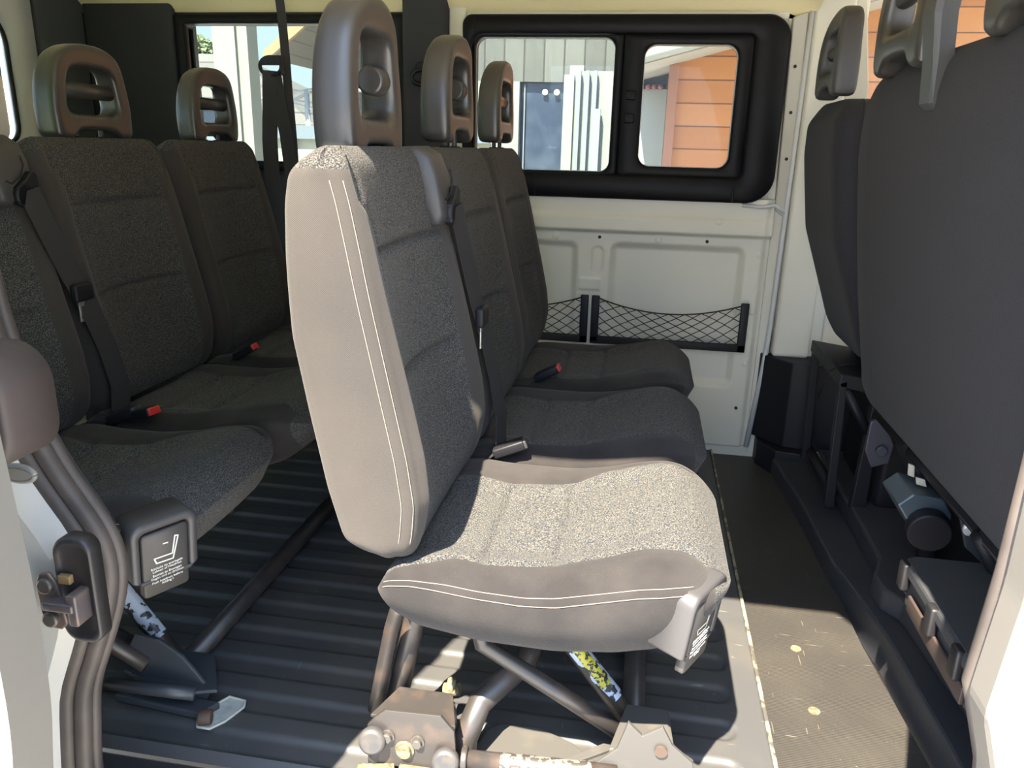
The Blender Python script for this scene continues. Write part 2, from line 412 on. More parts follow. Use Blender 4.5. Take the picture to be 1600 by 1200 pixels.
sm_ = MB(); sm_.box(0.285, 0.292, 0.985, 2.62, -0.03, 0.003, 0.001); struct(sm_.build('floor_seam', chipped('worn_edge', (0.30, 0.26, 0.17), (0.06, 0.055, 0.05), 25, 0.45, 0.55), fl))
fm = MB(); fm.prism([(0.292, 0.93), (0.58, 0.93), (0.53, 1.55), (0.50, 2.62), (0.292, 2.62)], 'xy', -0.04, -0.012); front_floor = struct(fm.build('floor_front', frontm))
for (hx, hy) in ((0.386, 1.505), (0.386, 1.31), (0.39, 1.93), (0.31, 1.73)):
    h = MB(); h.cyl((hx, hy, -0.012), (0, 0, 1), 0.011 if hy < 1.6 else 0.008, 0.0012, 20); struct(h.build('mat_hole', foam if hy < 1.6 else steel, front_floor))
sl = MB()
sl.box(-1.2, 0.60, 0.90, 0.985, -0.10, -0.035, 0.006); sl.box(-1.2, 0.60, 0.80, 0.90, -0.22, -0.10, 0.01)
struct(sl.build('sill', sill))
sb_ = MB(); sb_.cyl((-0.437, 0.955, -0.036), (0, 0, 1), 0.010, 0.004, 12); sb_.cyl((-0.437, 0.955, -0.033), (0, 0, 1), 0.006, 0.005, 6); tag(sb_.build('sill_screw', steel), 'small rusty screw in the black door sill', 'screw')

# hole cut through the floor cover beside the rear bench bracket, white paint below
cut = [(-0.725, 1.045), (-0.715, 1.085), (-0.70, 1.112), (-0.665, 1.106), (-0.660, 1.09), (-0.675, 1.05), (-0.692, 1.028), (-0.715, 1.028)]
ch = MB(); ch.prism(cut, 'xy', 0.0005, 0.0035); struct(ch.build('floor_cutout', mat('bare_primer', (0.42, 0.45, 0.42), 0.5, noise=(40, (0.30, 0.31, 0.28), 0.4, 0.7)), fl))
cr = MB(); cr.tube([(a * 1.0 + .0, b, 0.004) for a, b in cut + cut[:1]], 0.0025, 6); struct(cr.build('cutout_edge', mat('torn_edge', (0.45, 0.43, 0.36), 0.8), fl))

# --- left wall (far side), y = 2.62
WY = 2.62
def wall_box(mb, x0, x1, z0, z1, y0=WY, y1=WY + 0.06, mi=0, bev=0.0): mb.box(x0, x1, y0, y1, z0, z1, bev, mi)
# pressed cream panel
def rr_sd(x, z, x0, x1, z0, z1, r):
    cx, cz = (x0 + x1) / 2, (z0 + z1) / 2
    qx = abs(x - cx) - (x1 - x0) / 2 + r; qz = abs(z - cz) - (z1 - z0) / 2 + r
    return math.hypot(max(qx, 0), max(qz, 0)) + min(max(qx, qz), 0) - r
def panel_y(x, z):
    y = WY - 0.012
    for (a, b, c, d, r, dep) in ((-0.105, 0.330, 0.235, 0.708, 0.03, 0.020), (-0.66, -0.212, 0.235, 0.705, 0.03, 0.020), (-0.165, -0.128, 0.598, 0.690, 0.018, 0.005), (-0.205, -0.13, 0.545, 0.585, 0.006, -0.004)):
        s = rr_sd(x, z, a, b, c, d, r)
        y += dep * sstep((-s + 0.004) / (0.028 if abs(dep) > 0.01 else 0.008))
    y -= 0.022 * sstep((z - 0.735) / 0.014) * (1 - 0.35 * sstep((z - 0.785) / 0.02))
    y += 0.010 * sstep((x - 0.375) / 0.02)
    for (px, pz) in ((0.05, 0.722), (-0.29, 0.722), (0.378, 0.685), (0.372, 0.50), (0.368, 0.325), (0.235, 0.79)):
        d = math.hypot(x - px, z - pz)
        if d < 0.016: y -= 0.0035 * (1 - sstep((d - 0.008) / 0.004))
    return y
pan = heightfield('wall_left', cream, np.linspace(-0.66, 0.403, 270), np.linspace(0.025, 0.86, 215), panel_y, 'xz', skirt=WY + 0.05)
struct(pan)
for (px, pz, r) in ((-0.142, 0.722, 0.0055), (0.205, 0.722, 0.0055), (0.355, 0.165, 0.0055)):
    h = MB(); h.cyl((px, WY - 0.016, pz), (0, 1, 0), r, 0.003, 14); struct(h.build('panel_hole', blackp, pan))
wb = MB()
wall_box(wb, -0.72, 0.44, -0.04, 0.028, WY - 0.002)
wall_box(wb, -0.64, 0.44, 1.385, 1.56, WY + 0.0)
wall_box(wb, 0.38, 0.44, 0.02, 1.56, WY + 0.0)
wall_box(wb, 0.292, 0.44, 0.80, 0.935, WY + 0.004); wall_box(wb, 0.292, 0.44, 1.33, 1.40, WY + 0.004)
wall_box(wb, 0.38, 0.52, -0.04, 1.40, WY + 0.05, WY + 0.09)
struct(wb.build('wall_left_frame', cream))
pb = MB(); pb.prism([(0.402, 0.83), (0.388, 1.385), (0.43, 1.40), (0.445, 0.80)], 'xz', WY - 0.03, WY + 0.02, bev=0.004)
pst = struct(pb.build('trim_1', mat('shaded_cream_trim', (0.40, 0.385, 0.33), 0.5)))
for pz in (1.25, 1.12, 0.985):
    h = MB(); h.cyl((0.413 - (pz - 1.12) * .03, WY - 0.032, pz), (0, 1, 0), 0.005, 0.003, 12); struct(h.build('trim_hole', blackp, pst))
ws = MB(); ws.tube([(0.402, WY - 0.020, 0.03), (0.425, WY - 0.024, 0.30), (0.432, WY - 0.026, 0.45), (0.436, WY - 0.026, 0.80), (0.440, WY - 0.03, 1.40)], 0.0085, 10)
ws.tube([(0.30, WY - 0.03, 0.842), (0.36, WY - 0.03, 0.838), (0.40, WY - 0.03, 0.845), (0.436, WY - 0.028, 0.82)], 0.006, 8)
struct(ws.build('trim_2', white))
# B pillar and cab door
bp = MB(); bp.box(0.446, 0.56, WY - 0.045, WY + 0.05, 0.36, 1.60, 0.012); bp.box(0.555, 0.60, WY - 0.02, WY + 0.05, 0.36, 1.60, 0.01)
bp.prism([(0.59, 1.60), (0.59, 1.42), (0.625, 1.20), (0.64, 0.97), (0.56, 0.97), (0.56, 1.6)], 'xz', WY - 0.03, WY + 0.04, bev=0.004)
struct(bp.build('wall_left_pillar', cream))
cd = MB(); cd.box(0.60, 1.60, WY - 0.01, WY + 0.05, -0.3, 0.98, 0.01); cd.box(0.60, 1.60, WY - 0.01, WY + 0.05, 1.50, 1.6, 0.01); cd.box(1.45, 1.60, WY - 0.01, WY + 0.05, 0.98, 1.50, 0.01)
cabdoor = struct(cd.build('door_1', cream))
pw = MB(); pane_xz(pw, [(0.60, 0.975), (1.46, 0.975), (1.46, 1.51), (0.58, 1.51)], WY + 0.03); struct(pw.build('window_1', gclear))

# --- side window with sliding pane
wf = MB()
frame_xz(wf, rrect(-0.605, 0.388, 0.848, 1.392, [0.03, 0.085, 0.07, 0.03], 10), rrect(-0.575, 0.285, 0.925, 1.335, [0.035, 0.02, 0.02, 0.035], 10), WY - 0.045, WY + 0.03, 0.008)
frame_xz(wf, rrect(-0.575, -0.100, 0.920, 1.338, 0.005, 6), rrect(-0.566, -0.126, 0.930, 1.328, 0.032, 6), WY - 0.028, WY + 0.02, 0.004)
frame_xz(wf, rrect(-0.100, 0.288, 0.920, 1.338, 0.005, 6), rrect(-0.036, 0.244, 0.951, 1.309, 0.036, 6), WY - 0.036, WY + 0.02, 0.004)
wf.box(-0.085, -0.055, WY - 0.05, WY - 0.03, 1.148, 1.175, 0.003); wf.box(-0.085, -0.055, WY - 0.05, WY - 0.03, 1.08, 1.108, 0.003)
wf.box(-0.565, -0.563, WY - 0.049, WY - 0.04, 1.335, 1.388); wf.box(-0.36, -0.358, WY - 0.049, WY - 0.04, 0.85, 0.92); wf.box(0.262, 0.27, WY - 0.052, WY - 0.04, 0.85, 0.90, 0.002)
win = struct(wf.build('window_2', blackt))
gl = MB(); pane_xz(gl, rrect(-0.575, -0.118, 0.925, 1.335, 0.03), WY + 0.012); pane_xz(gl, rrect(-0.045, 0.252, 0.943, 1.317, 0.03), WY - 0.004); struct(gl.build('window_pane', gclear, win))
ch = MB()
for a in (rrect(-0.5655, -0.1265, 0.9305, 1.3275, 0.032), rrect(-0.0355, 0.2435, 0.9515, 1.3085, 0.036)):
    ch.tube([(p[0], WY - 0.008, p[1]) for p in a + a[:1]], 0.0015, 6)
struct(ch.build('window_bead', mat('pale_bead', (0.45, 0.47, 0.47), 0.4), win))

# --- C pillar trim and rear side window
cp = MB(); cp.box(-0.80, -0.655, WY - 0.05, WY + 0.05, 0.0, 1.56, 0.012); struct(cp.build('trim_3', carpet))
cp = MB(); cp.box(-0.655, -0.60, WY - 0.015, WY + 0.05, 0.0, 1.56, 0.006); struct(cp.build('trim_4', cream))
rw = MB(); rw.box(-1.98, -0.80, WY, WY + 0.05, 0.0, 0.93); rw.box(-1.98, -0.80, WY, WY + 0.05, 1.368, 1.56); rw.box(-1.98, -1.562, WY, WY + 0.05, 0.9, 1.4)
struct(rw.build('wall_left_rear', carpet))
rf = MB(); frame_xz(rf, rrect(-1.60, -0.79, 0.90, 1.395, 0.01), rrect(-1.562, -0.83, 0.932, 1.366, 0.012), WY - 0.03, WY + 0.03, 0.006)
win3 = struct(rf.build('window_3', blackt))
rg = MB(); pane_xz(rg, rrect(-1.58, -0.81, 0.92, 1.38, 0.01), WY + 0.012); struct(rg.build('window_pane', gclear, win3))

# --- rear end: cloth covered D pillar, painted door frame with window
dp = MB()
dp.box(-1.93, -1.60, WY - 0.03, WY, 0.0, 1.52, 0.01)
struct(dp.build('wall_rear_corner', carpet))
dq = MB(); dq.box(-1.965, -1.93, 2.375, WY - 0.02, 0.0, 1.52, 0.01); struct(dq.build('trim_5', mat('grey_trim_cloth', (0.060, 0.066, 0.075), 0.9)))
wr = MB(); wr.box(-2.02, -1.96, 0.80, WY + 0.05, -0.05, 0.90); wr.box(-2.02, -1.96, 0.80, WY + 0.05, 1.46, 1.56); wr.box(-2.02, -1.96, 2.36, WY + 0.05, 0.85, 1.5); wr.box(-2.02, -1.96, 0.80, 0.9, 0.85, 1.5)
struct(wr.build('wall_rear', cream))
def frame_yz(mb, outer, inner, x0, x1, bev=0.006):
    def mixp(a, b, t): return [(p[0] + (q[0] - p[0]) * t, p[1] + (q[1] - p[1]) * t) for p, q in zip(a, b)]
    L = [(outer, x1), (outer, x0 + bev * (1 if x1 > x0 else -1)), (mixp(outer, inner, .12), x0), (mixp(outer, inner, .88), x0), (inner, x0 + bev * (1 if x1 > x0 else -1)), (inner, x1)]
    R = [[(x, p[0], p[1]) for p in ol] for ol, x in L]; R.append(R[0]); mb.rings(R, capa=False, capb=False); return mb
d4 = MB(); frame_yz(d4, rrect(0.86, 2.37, 0.86, 1.50, [0.02, 0.02, 0.06, 0.06], 8), rrect(1.0, 2.255, 0.97, 1.36, [0.05, 0.05, 0.10, 0.10], 8), -1.93, -1.98, 0.02)
win4 = struct(d4.build('window_4', white))
d5 = MB(); d5.tube([(-1.945, p[0], p[1]) for p in rrect(1.005, 2.250, 0.975, 1.355, [0.05, 0.05, 0.10, 0.10], 8)] + [(-1.945, 1.055, 0.975)], 0.007, 8); struct(d5.build('window_seal', blackp, win4))
d6 = MB(); d6.prism(rrect(0.98, 2.27, 0.95, 1.38, 0.05), 'yz', -1.965, -1.961); struct(d6.build('window_pane', gclear, win4))
hp = MB(); hp.cyl((-1.93, 2.335, 1.435), (1, 0, 0), 0.012, 0.012, 16, bev=0.004); struct(hp.build('door_buffer', blackp, win4))

# --- near side body (right side of the van): panel behind the opening with its window, header, front door post
def inner_h(z): return 0
nb = MB()
nb.box(-2.02, -0.86, 0.78, 0.82, -0.3, 0.74); nb.box(-2.02, -0.80, 0.78, 0.82, 1.43, 1.56); nb.box(-2.02, -1.86, 0.78, 0.82, 0.73, 1.5)
struct(nb.build('wall_right', white))
pg = MB(); pane_xz(pg, [(-1.87, 0.73), (-0.87, 0.73), (-0.87, 1.44), (-1.87, 1.44)], 0.80); struct(pg.build('window_5', glight))
# door jamb: follows the seal line
JZ = [-0.30, 0.0, 0.07, 0.214, 0.30, 0.375, 0.42, 0.466, 0.511, 0.548, 0.60, 0.654, 0.773, 0.97, 1.2, 1.45]
JX = [x_ - .046 for x_ in (-0.755, -0.752, -0.751, -0.732, -0.695, -0.666, -0.658, -0.660, -0.687, -0.712, -0.738, -0.755, -0.780, -0.800, -0.82, -0.85)]
jx = spl(JZ, JX)
jm = MB(); out = [(jx(z) - 0.018, z) for z in np.linspace(-0.30, 1.45, 60)]
jm.prism([(-0.875, -0.30)] + out + [(-0.875, 1.45)], 'xz', 0.785, 0.842, bev=0.0)
jamb = struct(jm.build('trim_6', jambw))
se = MB()
zz = np.linspace(-0.25, 1.44, 120)
se.tube([(jx(z) + 0.004, 0.852, z) for z in zz], 0.0135, 12)
se.tube([(jx(z) - 0.016, 0.842, z) for z in zz], 0.0125, 12)
se.tube([(jx(z) + 0.012, 0.866, z) for z in zz], 0.010, 10)
struct(se.build('trim_7', rubber))
it = MB(); it.prism([(jx(z) - 0.008, z) for z in np.linspace(-0.12, 1.44, 50)] + [(-0.875, 1.44), (-0.875, -0.12)], 'xz', 0.872, 0.90)
struct(it.build('wall_right_lining', carpet))
hd = MB(); hd.box(-0.90, 0.80, 0.76, 0.84, 1.425, 1.58, 0.01)
# rounded front top corner of the opening
hd.prism([(0.22, 1.43), (0.285, 1.32), (0.33, 1.19), (0.372, 1.05), (0.395, 0.90), (0.6, 0.90), (0.6, 1.5), (0.2, 1.5)], 'xz', 0.765, 0.83)
struct(hd.build('wall_right_header', white))
pf = MB(); pf.prism([(0.397, 0.92), (0.398, 0.58), (0.388, 0.44), (0.412, 0.36), (0.43, 0.20), (0.45, -0.30), (0.62, -0.30), (0.62, 0.92)], 'xz', 0.74, 0.80, bev=0.01)
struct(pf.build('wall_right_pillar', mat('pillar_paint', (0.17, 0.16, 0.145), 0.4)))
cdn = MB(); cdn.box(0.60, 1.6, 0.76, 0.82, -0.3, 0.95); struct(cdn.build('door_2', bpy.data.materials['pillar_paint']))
st = MB(); st.tube([(0.412, 0.81, 0.95), (0.408, 0.812, 0.58), (0.40, 0.812, 0.44), (0.43, 0.81, 0.34), (0.447, 0.81, 0.20), (0.47, 0.81, -0.2)], 0.011, 10); struct(st.build('trim_8', rubber))

# --- roof lining
RX = np.linspace(-2.0, 0.455, 60); RY = np.linspace(0.80, 2.66, 80)
def roof(x, y):
    e_ = min(y - 0.80, 2.66 - y); z = 1.375 + 0.115 * (1 - math.exp(-max(e_, 0) / 0.13))
    if y > 1.7: z = 1.392 + 0.105 * (1 - math.exp(-max(e_ - 0.03, 0) / 0.10))
    else: z = 1.43 + 0.065 * (1 - math.exp(-e_ / 0.13))
    z -= 0.035 * math.exp(-((x - 0.455) / 0.05) ** 2) * (1 if y > 2.2 else 0.5)
    z -= 0.008 * math.exp(-((x + 1.12) / 0.055) ** 4) * math.exp(-((y - 2.42) / 0.10) ** 4)
    return z
rv = []; nx = len(RX)
for y in RY:
    for x in RX: rv.append((x, y, roof(x, y)))
rm = MB(); rm.add(rv, [(j * nx + i, (j + 1) * nx + i, (j + 1) * nx + i + 1, j * nx + i + 1) for j in range(len(RY) - 1) for i in range(nx - 1)], 0, True)
ceil = struct(rm.build('ceiling', creamh))
rt = MB(); rt.box(-2.05, 1.62, 0.76, 2.70, 1.555, 1.60, 0.01); struct(rt.build('roof', white))
cc = MB()
cv = [(x, y, 1.50 - 0.02 * math.exp(-(2.66 - y) / 0.08) + 0.0) for y in RY for x in (0.46, 1.6)]
cc.add(cv, [(j * 2, (j + 1) * 2, (j + 1) * 2 + 1, j * 2 + 1) for j in range(len(RY) - 1)], 0, True); struct(cc.build('ceiling_cab', creamh))
for (px, py) in ((-1.40, 2.50), (0.10, 2.52), (-0.30, 2.52), (-0.95, 2.50)):
    h = MB(); h.cyl((px, py, roof(px, py) - 0.004), (0, 0, 1), 0.014, 0.006, 16, bev=0.002); struct(h.build('lining_clip', creamh, ceil))
fw = MB(); fw.box(1.58, 1.62, 0.8, 2.66, -0.3, 0.95); struct(fw.build('wall_front', blackp))

# --- black step lining by the far wall and the front seat platform
sp_ = MB()
sp_.prism([(0.415, 2.60), (0.50, 2.50), (0.66, 2.47), (0.80, 2.47), (0.80, 2.62), (0.415, 2.62)], 'xy', 0.075, 0.362, bev=0.004)
sp_.prism([(0.43, 2.56), (0.475, 2.47), (0.58, 2.45), (0.58, 2.62), (0.43, 2.62)], 'xy', -0.04, 0.072, bev=0.003)
struct(sp_.build('trim_9', blackp))
pl = MB()
pl.prism([(0.47, 2.50), (0.50, 2.15), (0.515, 1.80), (0.545, 1.62), (0.56, 1.50), (0.575, 1.20), (0.58, 0.90), (1.2, 0.90), (1.2, 2.50)], 'xy', -0.05, 0.045, bev=0.006)
pl.prism([(0.60, 2.45), (0.60, 1.75), (0.565, 1.66), (0.57, 1.60), (0.60, 1.56), (0.635, 1.20), (0.64, 0.90), (1.2, 0.90), (1.2, 2.45)], 'xy', 0.045, 0.10, bev=0.008)
struct(pl.build('floor_step', deckm))
we = MB(); we.tube([(0.61, 1.60, 0.104), (0.615, 1.52, 0.106), (0.628, 1.44, 0.103), (0.633, 1.34, 0.106), (0.648, 1.26, 0.104), (0.645, 1.20, 0.106), (0.658, 1.12, 0.104), (0.655, 1.02, 0.105)], 0.0022, 6); struct(we.build('cover_edge', mat('pale_torn_edge', (0.30, 0.29, 0.28), 0.8)))

# ================================================================== PASSENGER BENCHES
XB = spl([.426, .448, .463, .54, .65, .754, .861, .924, .963, .985, .996], [-.335, -.360, -.388, -.409, -.430, -.448, -.452, -.452, -.446, -.424, -.405])
XF = spl([.426, .453, .479, .528, .593, .689, .78, .867, .928, .973, .985, .996], [-.298, -.285, -.277, -.273, -.282, -.302, -.321, -.339, -.353, -.366, -.373, -.385])
DOME = spl([.426, .48, .53, .58, .65, .72, .80, .87, .95, .996], [.0, -.014, -.036, -.046, -.044, -.036, -.024, -.014, -.005, .0])
def back_ring(z, y0, y1, xb, xf, dome, zlo, zhi, rt, rb, seams=(), rc0=.022, strip=.055, taper=.012):
    e = taper * sstep((z - (zhi - .2)) / .2)
    d = zhi - z
    if d < rt: e += rt * (1 - math.sqrt(max(0, 1 - ((rt - d) / rt) ** 2))) * .9
    d = z - zlo
    if d < rb: e += rb * (1 - math.sqrt(max(0, 1 - ((rb - d) / rb) ** 2))) * .9
    a, b = y0 + e, y1 - e
    X0, X1 = xb(z), xf(z); D = X1 - X0; rc = min(rc0, D * .45, (b - a) * .3)
    P = []
    for t in (0, 22, 45, 67, 90):
        r = math.radians(t); P.append((X0 + rc - rc * math.sin(r), a + rc - rc * math.cos(r)))
    P = P[::-1]                                   # back corner ... near side
    n1 = 10
    for i in range(1, n1 + 1):
        t = i / (n1 + 1); P.append((X0 + rc + (D - 2 * rc) * t, a - .006 * math.sin(math.pi * t)))
    for t in (0, 22, 45, 67, 90):
        r = math.radians(t); P.append((X1 - rc + rc * math.sin(r), a + rc - rc * math.cos(r)))
    st = strip if z < zhi - .11 else strip * (1 - sstep((z - zhi + .11) / .08)) + .0
    st = max(st, rc + .004)
    ya, yb = a + rc, b - rc; s0, s1 = a + st, b - st
    W = b - a
    def fx(y):
        q = abs(2 * (y - a) / W - 1); dz = dome(z); v = dz * (1 - q ** 3) if dz > 0 else dz * (1 - min(1, q / .86) ** 2.0) - dz * .22 * math.exp(-((q - .84) / .13) ** 2)
        cen = sstep((min(y - s0, s1 - y) + .004) / .02)
        for zs in seams: v -= .010 * math.exp(-((z - zs) / .006) ** 2) * cen
        v -= .004 * math.exp(-((y - s0) / .004) ** 2) + .004 * math.exp(-((y - s1) / .004) ** 2)
        return X1 + v
    F = [(fx(y), y) for y in np.linspace(ya, s0, 7)[1:]] + [(fx(y), y) for y in np.linspace(s0, s1, 31)[1:]] + [(fx(y), y) for y in np.linspace(s1, yb, 7)[1:]]
    P += F
    for t in (22, 45, 67, 90):
        r = math.radians(90 - t); P.append((X1 - rc + rc * math.sin(r), b - rc + rc * math.cos(r)))
    for i in range(1, n1 + 1):
        t = 1 - i / (n1 + 1); P.append((X0 + rc + (D - 2 * rc) * t, b + .006 * math.sin(math.pi * t)))
    for t in (0, 22, 45, 67, 90):
        r = math.radians(t); P.append((X0 + rc - rc * math.sin(r), b - rc + rc * math.cos(r)))
    yy = np.linspace(b - rc, a + rc, 14)[1:-1]
    P += [(X0, y) for y in yy]
    return [(p[0], p[1], z) for p in P], 20 + 6 - 1, 20 + 6 + 30 - 1, a, rc
def build_back(name, parent, y0, y1, xb, xf, dome, zlo, zhi, rt, rb, seams, mats, midx, n=130, **kw):
    zs = [zlo + (zhi - zlo) * (0.5 - 0.5 * math.cos(math.pi * i / (n - 1))) * .35 + (zhi - zlo) * i / (n - 1) * .65 for i in range(n)]
    R = []
    for z in zs: r, i0, i1, a, rc = back_ring(z, y0, y1, xb, xf, dome, zlo, zhi, rt, rb, seams, **kw); R.append(r)
    mb = MB(); mb.rings(R, lambda i, k: midx(zs[i], i0 <= k < i1, k)); return mb.build(name, mats, parent)

def cushion(parent, y0=.90, y1=1.36):
    zb = spl([-.332, -.322, -.285, -.193, -.085, .002, .059, .10, .13, .156], [.385, .372, .353, .340, .338, .348, .362, .375, .392, .415])
    zs_ = spl([-.332, -.317, -.281, -.249, -.191, -.125, -.078, -.036, .029, .073, .10, .13, .156], [.412, .420, .424, .422, .416, .413, .417, .428, .445, .452, .452, .445, .435])
    zt = spl([-.332, -.31, -.26, -.2, -.1, -.02, .04, .09, .12, .14, .156], [.412, .428, .436, .437, .438, .446, .460, .466, .460, .450, .432])
    vb = spl([-.332, -.26, -.233, -.18, -.12, -.077, -.025, .03, .07, .10, .118, .13, .156], [.03, .042, .058, .050, .055, .065, .090, .108, .104, .080, .055, .030, .010])
    vc = spl([-.332, -.26, -.2, -.12, -.08, -.03, .03, .10, .156], [.09, .10, .125, .115, .10, .06, .045, .03, .010])
    XS = []
    for i in range(110):
        t = i / 109; XS.append(-.332 + .488 * (t * .6 + .4 * (0.5 - 0.5 * math.cos(math.pi * t))))
    R = []
    for x in XS:
        if x < .05: e = 0
        else: q = min(1, (x - .05) / .107); e = .115 * (1 - math.sqrt(max(0, 1 - q ** 2)))
        if x < -.31: q = min(1, (-.31 - x) / .0225); e += .02 * (1 - math.sqrt(max(0, 1 - q ** 2)))
        # vertical closing at the two ends
        c = 1.0
        if x > .10: q = (x - .10) / .0565; c = math.sqrt(max(0.0, 1 - q ** 2.4))
        if x < -.31: q = (-.31 - x) / .0225; c = math.sqrt(max(0.0, 1 - q ** 2.4)) * .9 + .1
        a, b = y0 + e, y1 - e
        B, S, T = 1 - (1 - zb(x)) * 1.036, zs_(x), zt(x); mid = .425 if x > 0 else .40
        # ends also lean: bottom of the nose sits lower in the middle of the seat
        P = []
        def Z(z): return mid + (z - mid) * c
        ybt = np.linspace((a + b) / 2, a + .05, 8)
        for y in ybt: P.append((y, Z(B - .012 * (1 - ((y - (a + b) / 2) / ((b - a) / 2)) ** 2))))
        H = S - B
        for i in range(1, 12):                       # near side, bulging outwards
            t = i / 11; P.append((a + .044 * (1 - t) ** 1.7 - .006 * math.sin(math.pi * t), Z(B + H * t)))
        i_st = len(P) - 1
        v0, v1 = a + max(.008, vb(x)), b - max(.008, vc(x))
        def top(y):
            d = min(y - a, b - y); k = 1 - (1 - min(1, d / .075)) ** 1.7
            z = S + (T - S) * k + .006 * math.exp(-((d - .05) / .035) ** 2) * (1 - sstep((x - .06) / .06))
            dip = sstep((min(y - v0, v1 - y)) / .06) * .008 * (1 - sstep((x + .02) / .10))
            z -= dip
            cen = sstep((min(y - v0, v1 - y) + .003) / .012)
            for xs_ in (-.190, -.086): z -= .0085 * math.exp(-((x - xs_) / .0075) ** 2) * cen
            if x < .12: z -= .003 * math.exp(-((y - v0) / .004) ** 2) + .003 * math.exp(-((y - v1) / .004) ** 2)
            return z
        for y in np.linspace(a, v0, 10)[1:]: P.append((y, Z(top(y))))
        k0 = len(P) - 1
        for y in np.linspace(v0, v1, 30)[1:]: P.append((y, Z(top(y))))
        k1 = len(P) - 1
        for y in np.linspace(v1, b, 10)[1:]: P.append((y, Z(top(y))))
        for i in range(1, 12):
            t = 1 - i / 11; P.append((b - .044 * (1 - t) ** 1.7 + .006 * math.sin(math.pi * t), Z(B + H * t)))
        for y in ybt[::-1][1:-1]:
            yy = a + b - y; P.append((yy, Z(B - .012 * (1 - ((yy - (a + b) / 2) / ((b - a) / 2)) ** 2))))
        xo = x
        R.append([(x, y, z) for y, z in P])
    nk = len(R[0])
    def mi(i, k):
        x = XS[i]
        if x > .128: return 1
        return 1 if k0 <= k < k1 else 0
    mb = MB(); mb.rings(R, mi); o = mb.build('seat_cushion', [twill2, speckb], parent)
    sm = MB()
    L1 = [R[i][i_st] for i in range(4, 93)]
    sm.tube([(p[0], p[1] - .0012, p[2] - .003) for p in L1], .0007, 5)
    L2 = [R[i][i_st + 1] for i in range(4, 93)]
    L2 = [tuple(np.array(R[i][i_st]) + (np.array(R[i][i_st + 1]) - np.array(R[i][i_st])) * min(1, .009 / max(1e-4, np.linalg.norm(np.array(R[i][i_st + 1]) - np.array(R[i][i_st]))))) for i in range(4, 93)]
    sm.tube([(p[0], p[1], p[2] + .0008) for p in L2], .0007, 5)
    tag(sm.build('stitching', thread, o), 'two lines of pale stitching')
    return o

def headrest(name, parent, yc, zo=0.0, xo=0.0, bar=True, flip=1, x0=-.390, mt=None, s=1.0, sy=None):
    sz = s; s = sy or s
    O = [(-.108, .988), (-.078, .983), (-.062, .995), (-.045, 1.004), (0, 1.006), (.045, 1.004), (.062, .995), (.078, .983), (.108, .988), (.114, 1.02), (.115, 1.06), (.110, 1.10), (.100, 1.14), (.085, 1.168), (.058, 1.186), (.025, 1.194), (0, 1.195), (-.025, 1.194), (-.058, 1.186), (-.085, 1.168), (-.100, 1.14), (-.110, 1.10), (-.115, 1.06), (-.114, 1.02)]
    Zi0, Zi1, wi0, wi1 = 1.040, (1.142 if bar else 1.150), .080, .064
    def inner(p):
        # matching point of the hole outline for each outer point
        an = math.atan2((p[1] - 1.09) / .105, p[0] / .112)
        ca, sa = math.cos(an), math.sin(an); n_ = 4.5
        r = (abs(ca) ** n_ + abs(sa) ** n_) ** (-1 / n_)
        v = sa * r; zz = (Zi0 + Zi1) / 2 + (Zi1 - Zi0) / 2 * v; ww = wi0 + (wi1 - wi0) * (v + 1) / 2
        return (ca * r * ww, zz)
    # resample the outer outline smoothly
    pts = []
    n = len(O)
    for i in range(n):
        p0, p1, p2, p3 = [np.array(O[(i + j) % n]) for j in (-1, 0, 1, 2)]
        for t in (0, .25, .5, .75):
            pts.append(.5 * ((2 * p1) + (-p0 + p2) * t + (2 * p0 - 5 * p1 + 4 * p2 - p3) * t * t + (-p0 + 3 * p1 - 3 * p2 + p3) * t ** 3))
    R = []
    M = 32
    for p in pts:
        q = np.array(inner(p)); z_rel = (p[1] - .985) / .21
        ring = []
        th = .058 - .012 * max(0, z_rel) ** 3
        for k in range(M):
            t = 2 * math.pi * k / M; ct, s_ = math.cos(t), math.sin(t); ne = 4.6
            rr = (abs(ct) ** ne + abs(s_) ** ne) ** (-1 / ne)
            u = (ct * rr + 1) / 2; v = s_ * rr            # u 0 inner, 1 outer; v -1 back, 1 front
            P = q + (p - q) * (u * .99 + .005)
            zr = (P[1] - .985) / .21
            xf = x0 + .010 * max(0, zr - .55) ** 2 * 4 - .004 * zr
            x = xf - th / 2 + th / 2 * v
            zc = .985 + (P[1] - .985) * sz + zo
            ring.append((xo + (x if flip == 1 else 2 * x0 - x - .055), yc + P[0] * s, zc))
        R.append(ring)
    R.append(R[0])
    mb = MB(); mb.rings(R, capa=False, capb=False)
    h = mb.build(name, mt or hplast, parent)
    zb_ = .985 + (1.093 - .985) * sz + zo
    if bar:
        b = MB(); b.tube([(xo + x0 - .028, yc - .080 * s, zb_), (xo + x0 - .028, yc, zb_), (xo + x0 - .028, yc + .080 * s, zb_)], .0165, 16)
        b.build('cross_bar', mt or hplast, h)
    else:
        b = MB(); b.cyl((xo + x0 - .028, yc + .074 * s, zb_), (0, -1, 0), .021, .040, 24, bev=.004); b.build('round_stub', mt or hplast, h)
    for s_ in (-1, 1):
        if zo > .1: continue
        rd = MB(); rd.cyl((xo + x0 - .028, yc + s_ * .040, .960 + (zo if zo > .1 else 0)), (0, 0, 1), .0055, .05 + (zo if 0 < zo < .1 else 0), 12)
        rd.build('headrest_rod', bmetal, h)
    for s_ in (-1, 1):
        if zo > .1: continue
        sk = MB(); sk.cyl((xo + x0 - .028, yc + s_ * .040, .988 + (zo if zo > .1 else 0)), (0, 0, 1), .014, .010, 16, bev=.003)
        sk.build('rod_socket', blackp, h)
    return h

